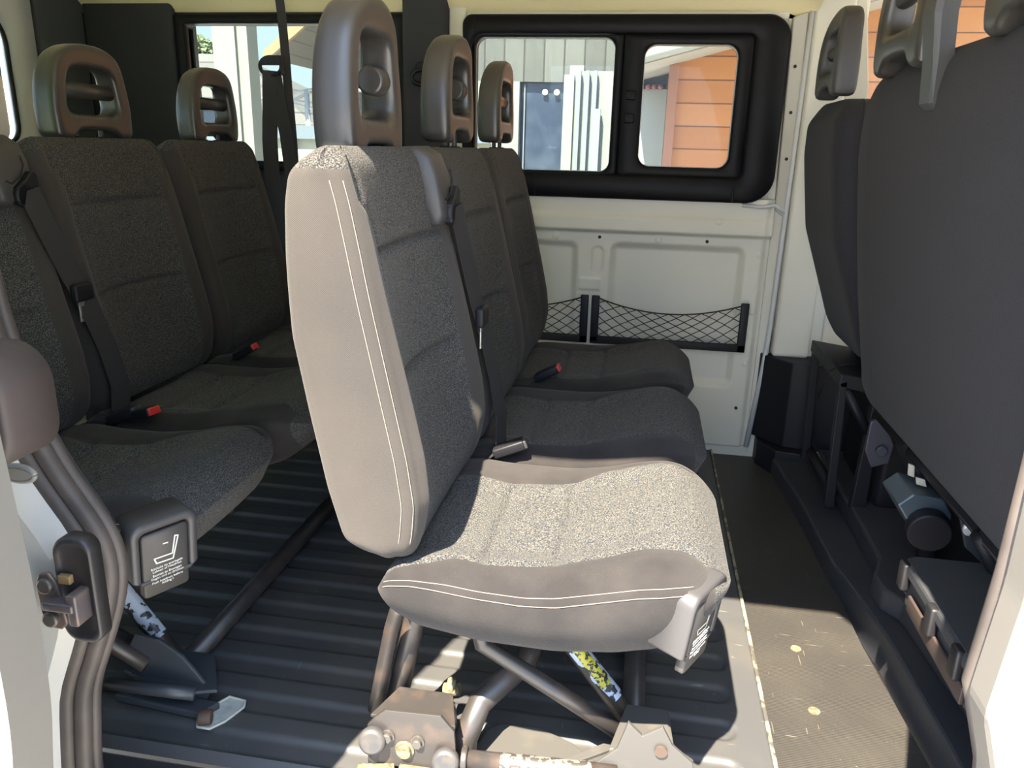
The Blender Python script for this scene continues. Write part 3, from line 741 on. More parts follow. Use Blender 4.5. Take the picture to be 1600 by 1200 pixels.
def handle(parent, yo=0.0):
    """release handle on the front outer corner of a cushion: grey arch housing and a printed flap"""
    c = np.array([.114, .942 + yo, .392]); u = np.array([.48, .877, 0]); n = np.array([.877, -.48, 0.0]); zv = np.array([0, 0, 1.0])
    n = unit(n + np.array([0, 0, -.12])); zv = np.cross(n, u); zv = zv if zv[2] > 0 else -zv
    MT = Matrix([[u[0], zv[0], n[0], c[0]], [u[1], zv[1], n[1], c[1]], [u[2], zv[2], n[2], c[2]], [0, 0, 0, 1]])
    def T(mb):
        mb.v = [tuple(MT @ (Vector(p) * .84)) for p in mb.v]; return mb
    hs = MB()
    o_ = rrect(-.062, .062, -.045, .072, [.008, .008, .022, .022], 6); i_ = rrect(-.046, .046, -.050, .055, [.004, .004, .012, .012], 6)
    L = [(o_, -.055), (o_, .002), ([(a * .97, b * .97) for a, b in o_], .007), ([(a * 1.04, b * 1.03) for a, b in i_], .007), (i_, .003), (i_, -.012)]
    hs.rings([[(p[0], p[1], z) for p in ol] for ol, z in L], capa=True, capb=True)
    h = T(hs).build('handle_housing', gplast, parent)
    fp = MB()
    pl_ = rrect(-.043, .043, -.082, .050, [.008, .008, .008, .008], 5)
    fp.rings([[(p[0], p[1], z) for p in pl_] for z in (-.008, .004)] + [[(p[0] * .96, p[1] * .975, .0065) for p in pl_]], capa=True, capb=True)
    f = T(fp).build('release_flap', lplast, parent)
    # pictogram and three small lines of print
    pic = MB()
    for a, b in (((.018, .030), (.012, -.005)), ((.012, -.005), (-.022, -.003)), ((-.022, -.003), (-.018, -.014)), ((-.018, -.014), (.013, -.016)), ((.013, -.016), (.024, .028)), ((.024, .028), (.018, .030)), ((-.004, .022), (.004, .021))):
        a = np.array(a); b = np.array(b); d = unit(b - a); w_ = np.array([-d[1], d[0]]) * .0013; a = a - d * .0008; b = b + d * .0008
        pic.add([(a[0] + w_[0], a[1] + w_[1], .0070), (b[0] + w_[0], b[1] + w_[1], .0070), (b[0] - w_[0], b[1] - w_[1], .0070), (a[0] - w_[0], a[1] - w_[1], .0070)], [(0, 1, 2, 3)])
    for i, line in enumerate(('Rücksitz zu entriegeln', 'Lehnen of Headrest', 'Besetzt zu Bewegen', 'Gegen und zu drücken', 'Push headrest before', 'folding !')):
        zz_ = -.026 - .0062 * i - (.0022 if i >= 2 else 0) - (.0022 if i >= 4 else 0)
        t = text_mesh(line, .0068, MT @ Matrix.Scale(.84, 4) @ Matrix.Translation((.001, zz_, .0069)), 'print', None, None)
        pic.v; b0 = len(pic.v); pic.v += t.v; pic.f += [tuple(b0 + k for k in f_) for f_ in t.f]; pic.mi += t.mi; pic.sm += t.sm
    # the six lines above are in flap coordinates already, the pictogram is not
    k = 28
    pic.v = [tuple(MT @ (Vector(p) * .84)) for p in pic.v[:k]] + pic.v[k:]
    tag(pic.build('printed_symbol', mat('white_print', (0.55, 0.54, 0.50), 0.6), f), 'white seat pictogram with small print')
    return h, f

def strap(mb, pts, wdt, wdir, th=.0012, mi=0):
    P = [np.array(p, float) for p in pts]; R = []
    for i, p in enumerate(P):
        d = unit(P[min(i + 1, len(P) - 1)] - P[max(i - 1, 0)]); wd = np.array(wdir[i] if isinstance(wdir, list) else wdir, float); wd = unit(wd - wd.dot(d) * d); nn = np.cross(d, wd)
        w2 = (wdt[i] if isinstance(wdt, list) else wdt) / 2
        R.append([p + wd * w2 + nn * th, p + wd * w2 - nn * th, p - wd * w2 - nn * th, p - wd * w2 + nn * th])
    mb.rings(R, (lambda i, k: mi), smooth=False); return mb

def belt_housing(parent, yo=0.0):
    b = MB()
    y0, y1 = 1.262 + yo, 1.352 + yo
    prof = [(-.415, .995), (-.372, .998), (-.350, .985), (-.338, .955), (-.330, .915), (-.326, .885), (-.334, .872), (-.355, .868), (-.36, .90), (-.40, .975)]
    R = []
    for y, sc_ in ((y0, .82), (y0 + .004, .94), (y0 + .012, 1), (y1 - .012, 1), (y1 - .004, .94), (y1, .82)):
        cx, cz = -.368, .94; R.append([(cx + (p[0] - cx) * sc_, y, cz + (p[1] - cz) * sc_) for p in prof])
    b.rings(R, smooth=True); h = b.build('belt_housing', gplast, parent)
    s_ = MB(); s_.prism([(y0 + .03, .905), (y0 + .052, .918), (y0 + .070, .935), (y0 + .082, .930), (y0 + .088, .895), (y0 + .055, .868), (y0 + .028, .875)], 'yz', -.333, -.318, bev=.003)
    s_.cyl((-.332, y0 + .048, .890), (1, 0, 0), .022, .014, 20, bev=.004)
    s_.build('belt_outlet', blackp, h)
    g_ = MB(); g_.tube([(-.330, y0 + .018, .918), (-.328, y0 + .030, .912), (-.326, y0 + .05, .925), (-.327, y0 + .062, .945), (-.330, y0 + .060, .962)], .0016, 6); g_.build('housing_slot', blackp, h)
    bt = MB(); strap(bt, [(-.318, y0 + .055, .900), (-.305, y0 + .075, .82), (-.293, y0 + .100, .74), (-.277, y0 + .125, .66), (-.262, y0 + .140, .58), (-.248, y0 + .145, .50), (-.246, y0 + .135, .445)], .044, (.25, 1, .2), .001)
    bl = bt.build('belt_strap', beltm, parent)
    tg = MB(); c = np.array([-.284, y0 + .113, .700])
    tg.box(c[0] - .006, c[0] + .010, c[1] - .026, c[1] + .026, c[2] - .018, c[2] + .018, .005); tg.build('tongue_grip', blackp, bl)
    t2 = MB(); zt_ = c[2] - .018
    t2.box(c[0] + .000, c[0] + .003, c[1] - .014, c[1] - .009, zt_ - .036, zt_ + .004, .0005); t2.box(c[0] + .000, c[0] + .003, c[1] + .009, c[1] + .014, zt_ - .036, zt_ + .004, .0005)
    t2.box(c[0] + .000, c[0] + .003, c[1] - .014, c[1] + .014, zt_ - .041, zt_ - .035, .0005); t2.box(c[0] + .000, c[0] + .003, c[1] - .014, c[1] + .014, zt_ - .010, zt_ + .004, .0005)
    t2.build('belt_tongue', zinc, bl)

def buckle(parent, x, y, z, d=(1, .0, .55), red=True):
    d = np.array(d, float); d = unit(d); up = unit(np.array([0, 0, 1.0]) - d[2] * d); sd_ = np.cross(d, up)
    Rm = Matrix([[d[0], sd_[0], up[0]], [d[1], sd_[1], up[1]], [d[2], sd_[2], up[2]]])
    b = MB(); b.box(x - .032, x + .032, y - .017, y + .017, z - .010, z + .010, .004, rot=Rm); o = b.build('buckle', blackp, parent)
    c = np.array([x, y, z]) + d * .030
    r = MB(); r.box(c[0] - .006, c[0] + .006, c[1] - .015, c[1] + .015, c[2] - .008, c[2] + .008, .002, rot=Rm); r.build('release_button', redm if red else gplast, o)
    s_ = MB(); strap(s_, [np.array([x, y, z]) - d * .03, np.array([x, y, z]) - d * .06 - [0, 0, .01], np.array([x, y, z]) - d * .075 - [0, 0, .03]], .026, sd_); s_.build('buckle_stalk', beltm, o)
    return o

# ---- the middle bench is built once, the rear one is a copy
mid = empty('passenger_bench', (-.10, 1.60, 0.0), 'three-seat bench in the middle, its near seat bright in the sun', 'bench seat', None)
def bk_m(z, cen, k):
    if z > .966: return 1
    if cen: return 1 if z > .862 else 2
    return 0
bk = build_back('backrest', mid, .92, 1.365, XB, XF, DOME, .438, .996, 0.036, .034, (.862, .672), [twill, speck, speckb], bk_m)
sm = MB()
for off in (.008, .0235):
    pts = []
    for z in np.linspace(.452, .955, 70):
        ring, i0, i1, a, rc = back_ring(z, .92, 1.365, XB, XF, DOME, 0.426, .996, .036, .06)
        x = XF(z) - off
        yv = a - .001
        if off < rc: yv = a + rc - math.sqrt(max(0, rc * rc - (rc - off) ** 2)) - .001
        else:
            D = XF(z) - XB(z); t = (x - XB(z) - rc) / max(1e-4, D - 2 * rc); yv = a - .006 * math.sin(math.pi * min(1, max(0, t))) - .0008
        pts.append((x, yv, z))
    sm.tube(pts, .0007, 5)
tag(sm.build('stitching', thread, bk), 'double line of pale stitching')
cu0 = cushion(mid)
def copy_tree(o, parent, dy=0.0, sx=0.0, skip=()):
    c = o.copy(); C.objects.link(c); c.parent = parent; c.location.x += sx
    if dy: c.location.y += dy
    for ch_ in list(o.children):
        if ch_.name.split('.')[0] in skip: continue
        if sx and ch_.name.split('.')[0] in ('warning_print', 'warning_triangle'): continue
        copy_tree(ch_, c)
    return c
P_ = .475
for i in (1, 2):
    copy_tree(bk, mid, P_ * i, skip=('stitching',)); copy_tree(cu0, mid, P_ * i, skip=('stitching',))
hm = MB()
h1 = headrest('headrest', mid, 1.145, -.010, bar=False, s=1.06, sy=1.0)
h2 = headrest('headrest', mid, 1.145 + P_, 0.022, xo=.012, bar=False, s=.95, sy=1.0)
h3 = headrest('headrest', mid, 1.145 + P_ * 2 + .03, 0.026, xo=.015, bar=True, s=.95, sy=1.0)
handle(mid)
belt_housing(mid)
buckle(mid, -.215, 1.875, .455)
buckle(mid, -.225, 1.375, .445, (1, .1, .4), red=False)

def bench_frame(root, full=True):
    # floor cross tube, legs, brackets (coordinates of the middle bench)
    t = MB(); t.tube([(.045, 1.16, .024), (.045, 2.15, .024)], .021, 16); t.build('floor_tube', bmetal, root)
    t = MB(); t.tube([(-.33, 1.03, .33), (-.345, 1.035, .285), (-.362, 1.055, .235), (-.385, 1.065, .13), (-.400, 1.07, .06)], .0125, 14); t.build('leg', bmetal, root)
    t = MB(); t.tube([(-.325, 1.12, .34), (-.335, 1.11, .24), (-.352, 1.10, .15), (-.372, 1.10, .05)], .019, 16); tag(t.build('leg', bmetal, root), 'thicker rust-streaked leg tube')
    t = MB(); t.tube([(-.235, 1.06, .345), (-.213, 1.075, .215), (-.10, 1.075, .15), (.02, 1.08, .075)], [.014] * 4, 14); t.build('brace', bmetal, root)
    t = MB(); t.tube([(-.14, 1.17, .33), (-.105, 1.16, .22), (-.03, 1.15, .13), (.035, 1.14, .055)], .017, 16); lg = t.build('leg', bmetal, root)
    k = MB()
    a, b_ = np.array([-.092, 1.1575, .205]), np.array([.008, 1.146, .090]); d = unit(b_ - a)
    q1 = MB()
    def arc(p, q, r, m_, nm, a0, a1, lab):
        mb = MB(); dd = unit(q - p); up = np.array([0, 0, 1.0]); s1 = unit(np.cross(dd, up)); u1 = np.cross(s1, dd)
        R = []
        for tt in np.linspace(0, 1, 14):
            c = p + (q - p) * tt; R.append([c + r * (math.cos(g_) * s1 + math.sin(g_) * u1) for g_ in np.linspace(a0, a1, 12)])
        mb.rings(R, capa=False, capb=False, closed=False); tag(mb.build(nm, m_, lg if nm != 'worn_lettering' else root), lab)
    arc(a, b_, .0176, flake, 'sticker', -.4, 1.9, 'flaking white and black sticker')
    arc(a + d * .035, b_ - d * .03, .0180, yprint, 'warning_print', .1, 1.3, 'worn yellow print')
    if full:
        # warning triangle above the print
        c = a + d * .030; up = np.array([0, 0, 1.0]); s1 = unit(np.cross(d, up)); u1 = np.cross(s1, d)
        ctr = c + .0192 * (math.cos(.8) * s1 + math.sin(.8) * u1); tn = unit(-math.sin(.8) * s1 + math.cos(.8) * u1)
        tr = MB(); V = [ctr + d * .008 * math.cos(x_) + tn * .008 * math.sin(x_) for x_ in (math.pi, math.pi + 2.094, math.pi - 2.094)]
        tr.tube(V + V[:1], .0010, 6); tag(tr.build('warning_triangle', mat('yellow_line', (.5, .42, .05), .6), lg), 'yellow warning triangle')
        # left bracket
        bk_ = MB()
        bk_.prism([(-.385, .022), (-.385, .095), (-.372, .112), (-.355, .128), (-.262, .132), (-.240, .105), (-.235, .030), (-.25, .018)], 'xz', .992, .998, bev=.001)
        bk_.prism([(-.382, 1.000), (-.356, 1.075), (-.262, 1.075), (-.240, 1.000)], 'xy', .104, .110, bev=.001)
        br = bk_.build('side_bracket', bmetal, root)
        for (x_, z_, r_, m_, nm) in ((-.350, .080, .010, steel, 'bolt'), (-.300, .077, .010, steel, 'bolt'), (-.322, .058, .014, foam, 'brass_nut')):
            k_ = MB(); k_.cyl((x_, .992, z_), (0, -1, 0), r_ * 1.15, .003, 20); k_.cyl((x_, .989, z_), (0, -1, 0), r_ * .85, .007, 6 if nm == 'bolt' else 20, bev=.001); k_.build(nm, m_, br)
        for (x_, z_) in ((-.374, .072), (-.252, .052)):
            k_ = MB(); k_.cyl((x_, .992, z_), (.1, -1, .25), .0225, .020, 28, bev=.006); k_.tube([(x_, 1.0, z_), (x_ - .002, 1.005, .0)], .014, 12); tag(k_.build('rubber_cap', capm, root), 'round dusty grey cap')
        # clamp and locking rods behind the bracket
        k_ = MB(); k_.tube([(-.300, 1.14, .02), (-.285, 1.13, .045), (-.275, 1.12, .10)], .008, 10); k_.cyl((-.292, 1.13, .07), (1, 0, .2), .012, .03, 12, bev=.002); k_.build('locking_rod', foam, root)
        k_ = MB(); k_.tube([(-.235, 1.035, -.002), (-.232, 1.04, .055), (-.215, 1.075, .10), (-.15, 1.16, .13), (-.13, 1.22, .20)], .021, 16); k_.build('lower_arm', bmetal, root)
        k_ = MB(); k_.tube([(-.262, 1.055, .105), (-.252, 1.04, .05)], .009, 12); k_.build('bracket_pin', steel, root)
        # horizontal tube with worn lettering
        k_ = MB(); k_.tube([(-.222, .995, .054), (.02, 1.01, .054)], .0145, 18); k_.cyl((-.228, .994, .054), (1, .06, 0), .020, .010, 20, bev=.002); ht = k_.build('front_tube', bmetal, root)
        arc(np.array([-.165, .9985, .054]), np.array([-.02, 1.0075, .054]), .0150, flake2, 'worn_lettering', .2, 2.2, 'white lettering worn to flecks')
        k_ = MB(); k_.tube([(-.33, .985, .018), (-.20, .99, .016)], .012, 12); k_.tube([(-.40, .985, .010), (-.34, .99, .018)], .009, 8); k_.build('foam_residue', foam, root)
    # right hand foot bracket
    rb_ = MB()
    rb_.prism([(-.045, .030), (.018, .098), (.032, .150), (.055, .128), (.085, .150), (.102, .118), (.135, .090), (.150, .020), (.110, .0), (.085, .040), (.060, .048), (.030, .030), (.015, .0), (-.03, .0)], 'xz', 1.015, 1.022, bev=.001)
    rb_.prism([(.005, 1.02), (.11, 1.02), (.10, 1.13), (.03, 1.13)], 'xy', .085, .092, bev=.002)
    rb_.prism([(-.085, 1.000), (-.045, 1.012), (.022, 1.060), (-.004, 1.062)], 'xy', .058, .064, bev=.001)
    rp = rb_.build('foot_bracket', greyplate if full else mat('dark_bracket', (.045, .052, .06), .45), root)
    rust_ = bpy.data.materials.get('rust') or mat('rust', (.10, .045, .027), .7, noise=(40, (.06, .04, .03), .4, .6))
    k_ = MB(); k_.cyl((.085, 1.013, .108), (0, -1, 0), .010, .004, 16); k_.build('rivet', rust_, rp)
    k_ = MB(); k_.cyl((.062, 1.02, .020), (0, -1, 0), .020, .012, 20, bev=.003); k_.build('rusty_bolt', rust_, rp)
    bp_ = MB(); bp_.prism([(-.235, 1.02), (-.21, 1.115), (-.19, 1.135), (-.12, 1.14), (-.06, 1.115), (.02, 1.05), (.03, .99), (-.20, .985)], 'xy', .001, .010, bev=.002); bp_.build('base_plate', greyplate if full else bmetal, root)
    uf = MB(); uf.box(-.29, .06, .99, 2.22, .325, .345, .01); uf.box(-.02, .06, 1.28, 1.34, .285, .335, .01); uf.build('under_frame', blackp, root)
bench_frame(mid)

rear = empty('passenger_bench', (-.92, 1.60, 0.0), 'three-seat bench at the back, all in shade behind the door post', 'bench seat', None)
for ch_ in list(mid.children):
    b = ch_.name.split('.')[0]
    if b in ('handle_housing', 'release_flap'):
        cc_ = ch_.copy(); C.objects.link(cc_); cc_.parent = rear; cc_.location.x += .024; cc_.location.y += .006; cc_.location.z += .008
        for g_ in ch_.children: gc_ = g_.copy(); C.objects.link(gc_); gc_.parent = cc_
        continue
    if b in ('headrest', 'side_bracket', 'locking_rod', 'lower_arm', 'bracket_pin', 'front_tube', 'foam_residue', 'rubber_cap', 'worn_lettering', 'foot_bracket', 'base_plate'): continue
    copy_tree(ch_, rear, sx=-.04 if b in ('floor_tube', 'leg', 'brace') else 0.0)
D_ = -.82
headrest('headrest', rear, 1.145, 0.008, xo=D_, bar=True)
headrest('headrest', rear, 1.145 + P_ + .015, 0.008, xo=D_, bar=True, s=.93, sy=1.1)
headrest('headrest', rear, 1.145 + P_ * 2 + .04, 0.008, xo=D_ + .005, bar=True, s=.93, sy=1.04)
buckle(rear, -1.000, 1.375, .452, (1, -.2, .3))
# foot bracket and base of the rear bench, dark
q = MB()
q.prism([(-.87, .015), (-.885, .09), (-.86, .135), (-.815, .13), (-.77, .10), (-.72, .035), (-.73, .012)], 'xz', 1.085, 1.093, bev=.002)
q.prism([(-.90, 1.09), (-.86, 1.17), (-.76, 1.17), (-.70, 1.075), (-.76, 1.055), (-.80, 1.06)], 'xy', .040, .048, bev=.003)
q.prism([(-.90, 1.06), (-.88, 1.10), (-.70, 1.08), (-.72, 1.045)], 'xy', .003, .018, bev=.003)
q.tube([(-.90, 1.05, .05), (-.80, 1.05, .052), (-.735, 1.06, .045)], .012, 10)
fb = q.build('foot_bracket', mat('dark_bracket2', (.040, .046, .054), .42), rear)
q = MB(); q.tube([(-1.05, 1.17, .105), (-.93, 1.14, .085), (-.83, 1.12, .06)], .010, 10); q.build('brace', bmetal, rear)
q = MB(); q.cyl((-.715, 1.035, .018), (1, .3, 0), .013, .022, 14, bev=.002); q.build('rusty_bolt', bpy.data.materials['rust'], rear)

# ================================================================== SMALLER THINGS ON THE WALLS
def storage_net(x0, x1, label, rails):
    r = empty('storage_net', ((x0 + x1) / 2, WY - 0.03, 0.37), label, 'storage net', 'elastic storage nets on the cream side panel')
    y0, y1 = WY - 0.040, WY - 0.026
    b = MB()
    if 'l' in rails: b.box(x0, x0 + .026, y0, y1, .372, .530, .003)
    if 'r' in rails: b.box(x1 - .026, x1, y0, y1, .366, .530, .003)
    b.box(x0, x1, y0, y1, .366, .392, .003); b.build('net_frame', blackp, r)
    n = MB(); a, c = x0 + .020, x1 - .020; L = c - a; cols = int(round(L / .050)); rows = 7
    def zt(x): return .523 - .040 * (1 - abs(2 * (x - a) / L - 1) ** 2) if L > .3 else .523 - .05 * min(1, (c - x) / .12)
    top = [(x, WY - .036 - .012 * math.sin(math.pi * (x - a) / L), zt(x)) for x in np.linspace(a, c, 40)]
    n.tube(top, .0024, 6)
    def pt(u, v):
        x = a + L * min(1, max(0, u)); zb_ = .388; return (x, WY - .034 - .012 * math.sin(math.pi * (x - a) / L) * v, zb_ + (zt(x) - zb_) * v)
    for j in range(rows):
        for s_ in (0, 1):
            pts = []
            for i in range(2 * cols + 1):
                up = (i + s_) % 2
                v = (j + (1 if up else 0) * 1.0) / rows
                v = (j + .5 + (.46 if up else -.46)) / rows
                pts.append(pt(i / (2 * cols), v))
            if s_ == 0 or True:
                if s_ == (j % 2): n.tube(pts, .0017, 5, cap=False)
    n.build('netting', knet, r); return r
storage_net(-.155, .358, 'black elastic net pocket in full view below the side window', 'lr')
storage_net(-.66, -.166, 'black elastic net pocket half hidden behind the far seatback', 'lr')

# belt hanging from the roof behind the benches
hb = empty('hanging_seat_belt', (-1.12, 2.40, 1.40), 'black seat belt hanging from a slot in the cream roof lining', 'seat belt')
m1 = MB(); strap(m1, [(-1.118, 2.38, 1.425), (-1.112, 2.38, 1.36), (-1.102, 2.37, 1.24), (-1.095, 2.36, 1.14), (-1.085, 2.35, 1.02), (-1.078, 2.34, .90)], .026, (1, .3, 0)); m1.build('upper_strap', beltm, hb)
m1 = MB(); strap(m1, [(-1.135, 2.33, 1.200), (-1.142, 2.33, 1.10), (-1.150, 2.33, 1.00), (-1.150, 2.33, .86)], .046, (1, .2, 0))
strap(m1, [(-1.125, 2.335, 1.195), (-1.115, 2.335, 1.12), (-1.098, 2.335, 1.02), (-1.085, 2.335, .86)], .040, (1, .2, 0)); m1.build('lower_strap', beltm, hb)
m1 = MB(); m1.tube([(-1.135 + .034 * math.cos(t), 2.335, 1.212 + .026 * math.sin(t)) for t in np.linspace(0, 2 * math.pi, 25)], .006, 10)
m1.prism([(-1.168, 1.215), (-1.158, 1.235), (-1.135, 1.243), (-1.10, 1.243), (-1.092, 1.19), (-1.10, 1.185), (-1.105, 1.215)], 'xz', 2.328, 2.342, bev=.003)
m1.build('belt_guide', blackp, hb)
m1 = MB(); m1.prism(rrect(-1.165, -1.075, 2.36, 2.46, .02), 'xy', 1.432, 1.445, bev=.003); m1.build('roof_slot_cover', creamh, hb)
m1 = MB(); m1.prism(rrect(-1.14, -1.10, 2.37, 2.40, .008), 'xy', 1.429, 1.434); m1.build('slot', blackp, hb)
# small belt ring on the C pillar
m1 = MB(); m1.tube([(-.735 + .030 * math.cos(t), WY - .065, 1.205 + .022 * math.sin(t)) for t in np.linspace(0, 2 * math.pi, 21)], .007, 8); m1.cyl((-.735, WY - .05, 1.235), (0, -1, 0), .016, .018, 16, bev=.003)
tag(m1.build('belt_anchor_ring', blackp), 'black belt guide ring on the dark pillar behind the headrests', 'belt guide')

# ================================================================== FRONT SEATS
fb_root = empty('front_bench', (.62, 1.42, .05), 'dark cloth double front seat seen from behind, filling the right edge', 'seat')
BX0 = spl([.44, .48, .55, .70, .85, 1.0, 1.10, 1.15, 1.185], [.560, .542, .528, .497, .474, .455, .450, .458, .490])
BX1 = spl([.44, .50, .70, 1.0, 1.185], [.60, .64, .62, .575, .545])
ZERO = lambda z: .012
build_back('backrest', fb_root, .88, 1.935, BX0, BX1, ZERO, .44, 1.172, .13, .06, (), [seatback], lambda z, c, k: 0, 100, rc0=.055, taper=.03)
headrest('headrest', fb_root, 1.15, .180, xo=.895, bar=False, flip=1, s=1.25)
headrest('headrest', fb_root, 1.63, .165, xo=.875, bar=True, flip=1, s=1.25)
b = MB()
R = []
for (x, z, hw_, th) in ((.452, 1.075, .020, .003), (.448, 1.085, .028, .007), (.446, 1.15, .030, .010), (.440, 1.22, .032, .014), (.448, 1.32, .036, .020), (.475, 1.40, .036, .022)):
    R.append([(x - th, 1.455 - hw_ * .85, z), (x - th, 1.455 + hw_ * .85, z), (x - th * .3, 1.455 + hw_, z), (x + .02, 1.455 + hw_, z), (x + .02, 1.455 - hw_, z), (x - th * .3, 1.455 - hw_, z)])
b.rings(R, smooth=False); tag(b.build('belt_guide', mat('mid_grey_plastic', (.045, .046, .048), .45), fb_root), 'tall grey belt guide between the two headrests')
b = MB(); b.box(.60, 1.08, .92, 1.93, .40, .56, .05); b.build('seat_cushion', seatback, fb_root)
b = MB(); b.box(.74, 1.05, .95, 1.90, .09, .40, .02); b.build('seat_base', blackp, fb_root)
# rail, reel and bolt under the backrest
b = MB(); b.tube([(.615, .95, .385), (.615, 1.95, .385)], .016, 12); b.tube([(.60, 1.30, .39), (.66, 1.33, .30), (.70, 1.34, .10)], .016, 10); b.tube([(.60, 1.72, .40), (.66, 1.70, .30), (.68, 1.68, .10)], .020, 10); b.build('seat_frame', blackp, fb_root)
b = MB(); b.prism([(.548, .325), (.575, .352), (.635, .345), (.655, .31), (.652, .255), (.60, .25)], 'xz', 1.545, 1.66, bev=.004); rl = b.build('belt_reel_bracket', mat('blued_steel', (.075, .10, .12), .35, metal=.4), fb_root)
b = MB(); b.cyl((.612, 1.548, .285), (-.15, -1, -.1), .042, .035, 28, bev=.004); b.build('belt_reel', blackp, rl)
b = MB(); b.cyl((.635, 1.42, .345), (-.3, -1, .2), .013, .010, 20, bev=.002); b.cyl((.632, 1.412, .347), (-.3, -1, .2), .008, .008, 6, bev=.001); b.build('bolt', zinc, fb_root)
b = MB(); b.prism([(.60, .42), (.66, .42), (.72, .30), (.70, .25), (.64, .30)], 'xz', 1.43, 1.44, bev=.002); b.build('side_plate', mat('plate_dark', (.05, .055, .06), .4), fb_root)
for (x, y, z, w_, h_) in ((.590, 1.62, .372, .016, .030), (.600, 1.585, .362, .024, .020)):
    b = MB(); b.prism([(x - w_ / 2, z + h_ / 2), (x + w_ / 4, z + h_ / 2 - .004), (x + w_ / 2, z - h_ / 2), (x - w_ / 3, z - h_ / 2 + .004)], 'xz', y, y + .006, bev=.001); tag(b.build('plastic_clip', mat('ivory_clip_%d' % int(x * 1000), (.50, .47, .38), .5), fb_root), 'small ivory clip')
# folded black table / tray below the bench
tb = empty('storage_tray', (.60, 1.2, .10), parent=fb_root); tb['label'] = 'flat black plastic tray'
b = MB(); Rz = Matrix.Rotation(math.radians(12), 3, 'X') @ Matrix.Rotation(math.radians(2), 3, 'Y')
b.prism(rrect(.505, .86, 1.02, 1.36, [.02, .02, .03, .03], 5), 'xy', .285, .310, bev=.006); b.prism(rrect(.515, .86, 1.03, 1.35, .02, 5), 'xy', .225, .285, bev=.004)
b.build('tray_body', mat('tray_plastic', (.030, .032, .037), .6, bump=('noise', 500, None), bumps=.3), tb)
for y in (1.08, 1.19, 1.33):
    b = MB(); b.box(.497, .512, y - .014, y + .014, .258, .310, .005); b.build('tray_hinge', mat('hinge_black%d' % (y * 100), (.010, .010, .012), .5), tb)
b = MB(); b.box(.506, .513, 1.05, 1.30, .232, .262, .002); b.build('tray_strip', mat('brown_strip', (.045, .030, .026), .6), tb)
b = MB(); b.box(.62, .80, 1.05, 1.30, .10, .23, .01); b.build('tray_support', blackp, tb)

dr = empty('driver_seat', (.62, 2.2, .05), 'far front seat with grey plastic headrest beside the cream pillar', 'seat')
DX0 = spl([.50, .55, .62, .80, 1.0, 1.08, 1.135], [.575, .550, .525, .460, .430, .428, .460]); DX1 = spl([.50, .7, 1.135], [.68, .62, .52])
build_back('backrest', dr, 1.985, 2.43, DX0, DX1, ZERO, .50, 1.130, .08, .06, (), [seatback], lambda z, c, k: 0, 80, rc0=.045)
headrest('headrest', dr, 2.20, .155, xo=.87, bar=True, flip=1, s=1.0, mt=gplast)
b = MB(); b.box(.64, 1.08, 1.99, 2.43, .42, .56, .05); b.build('seat_cushion', seatback, dr)
b = MB(); b.prism([(.535, .09), (.525, .44), (.545, .45), (.56, .09)], 'xz', 2.02, 2.045, bev=.003); b.prism([(.60, .09), (.615, .42), (.64, .42), (.64, .09)], 'xz', 2.02, 2.045, bev=.003)
b.prism([(.525, .43), (.64, .41), (.64, .45), (.525, .465)], 'xz', 2.02, 2.40, bev=.003); b.tube([(.545, 2.03, .42), (.615, 2.03, .31)], .012, 10)
b.prism([(.535, .09), (.525, .44), (.545, .45), (.56, .09)], 'xz', 2.36, 2.385, bev=.003); b.tube([(.56, 2.05, .12), (.56, 2.38, .12)], .014, 10)
b.build('seat_frame', blackp, dr)
b = MB(); b.prism([(.60, .36), (.63, .37), (.665, .30), (.66, .25), (.62, .235), (.598, .28)], 'xz', 1.97, 1.985, bev=.003); b.cyl((.635, 1.97, .285), (0, -1, 0), .014, .012, 20, bev=.002); b.build('pivot_cover', mat('pivot_plastic', (.045, .045, .062), .5), dr)
b = MB(); b.box(.66, 1.05, 2.03, 2.40, .09, .42, .02); b.build('seat_base', blackp, dr)
b = MB(); b.tube([(.56, 2.10, .46), (.535, 2.12, .44), (.51, 2.14, .40), (.505, 2.14, .36)], .003, 6); b.tube([(.575, 2.08, .48), (.54, 2.08, .475), (.515, 2.10, .45)], .0025, 6); b.build('cable', blackp, dr)

# ================================================================== SLIDING DOOR, STRIKER, LATCH
sdr = empty('sliding_door', (-1.1, .59, 0), 'blurred white sliding door edge along the lower left side', 'sliding door')
DZ = [-.35, .20, .30, .36, .39, .45, .58, .71, .81, .95, 1.45]; DXX = [x_ * 1.072 - .014 for x_ in (-.560, -.555, -.548, -.542, -.536, -.531, -.530, -.536, -.540, -.540, -.540)]
dxs = spl(DZ, DXX)
b = MB()
edge = [(dxs(z), z) for z in np.linspace(-.35, .87, 40)]
b.prism([(-1.72, -.35)] + edge + [(-1.72, .87)], 'xz', .545, .60, bev=0)
b.prism([(-1.72, 1.40), (-.585, 1.40), (-.585, 1.95), (-1.72, 1.95)], 'xz', .55, .60)  # unseen upper fill, added above the door to keep sun off the floor
b.prism([(dxs(.87), .87), (-.585, 1.40), (-.965, 1.40), (-.945, .87)], 'xz', .55, .60); b.prism([(-1.62, .87), (-1.62, 1.40), (-1.72, 1.40), (-1.72, .87)], 'xz', .55, .60)
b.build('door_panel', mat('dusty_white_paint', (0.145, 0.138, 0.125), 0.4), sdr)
b = MB(); pane_xz(b, [(-1.63, .86), (-.94, .86), (-.96, 1.41), (-1.63, 1.41)], .575); b.build('door_glass', gtint, sdr)
b = MB(); lc = rrect(-.745, -.640, .650, .782, [.03, .045, .045, .03], 8)
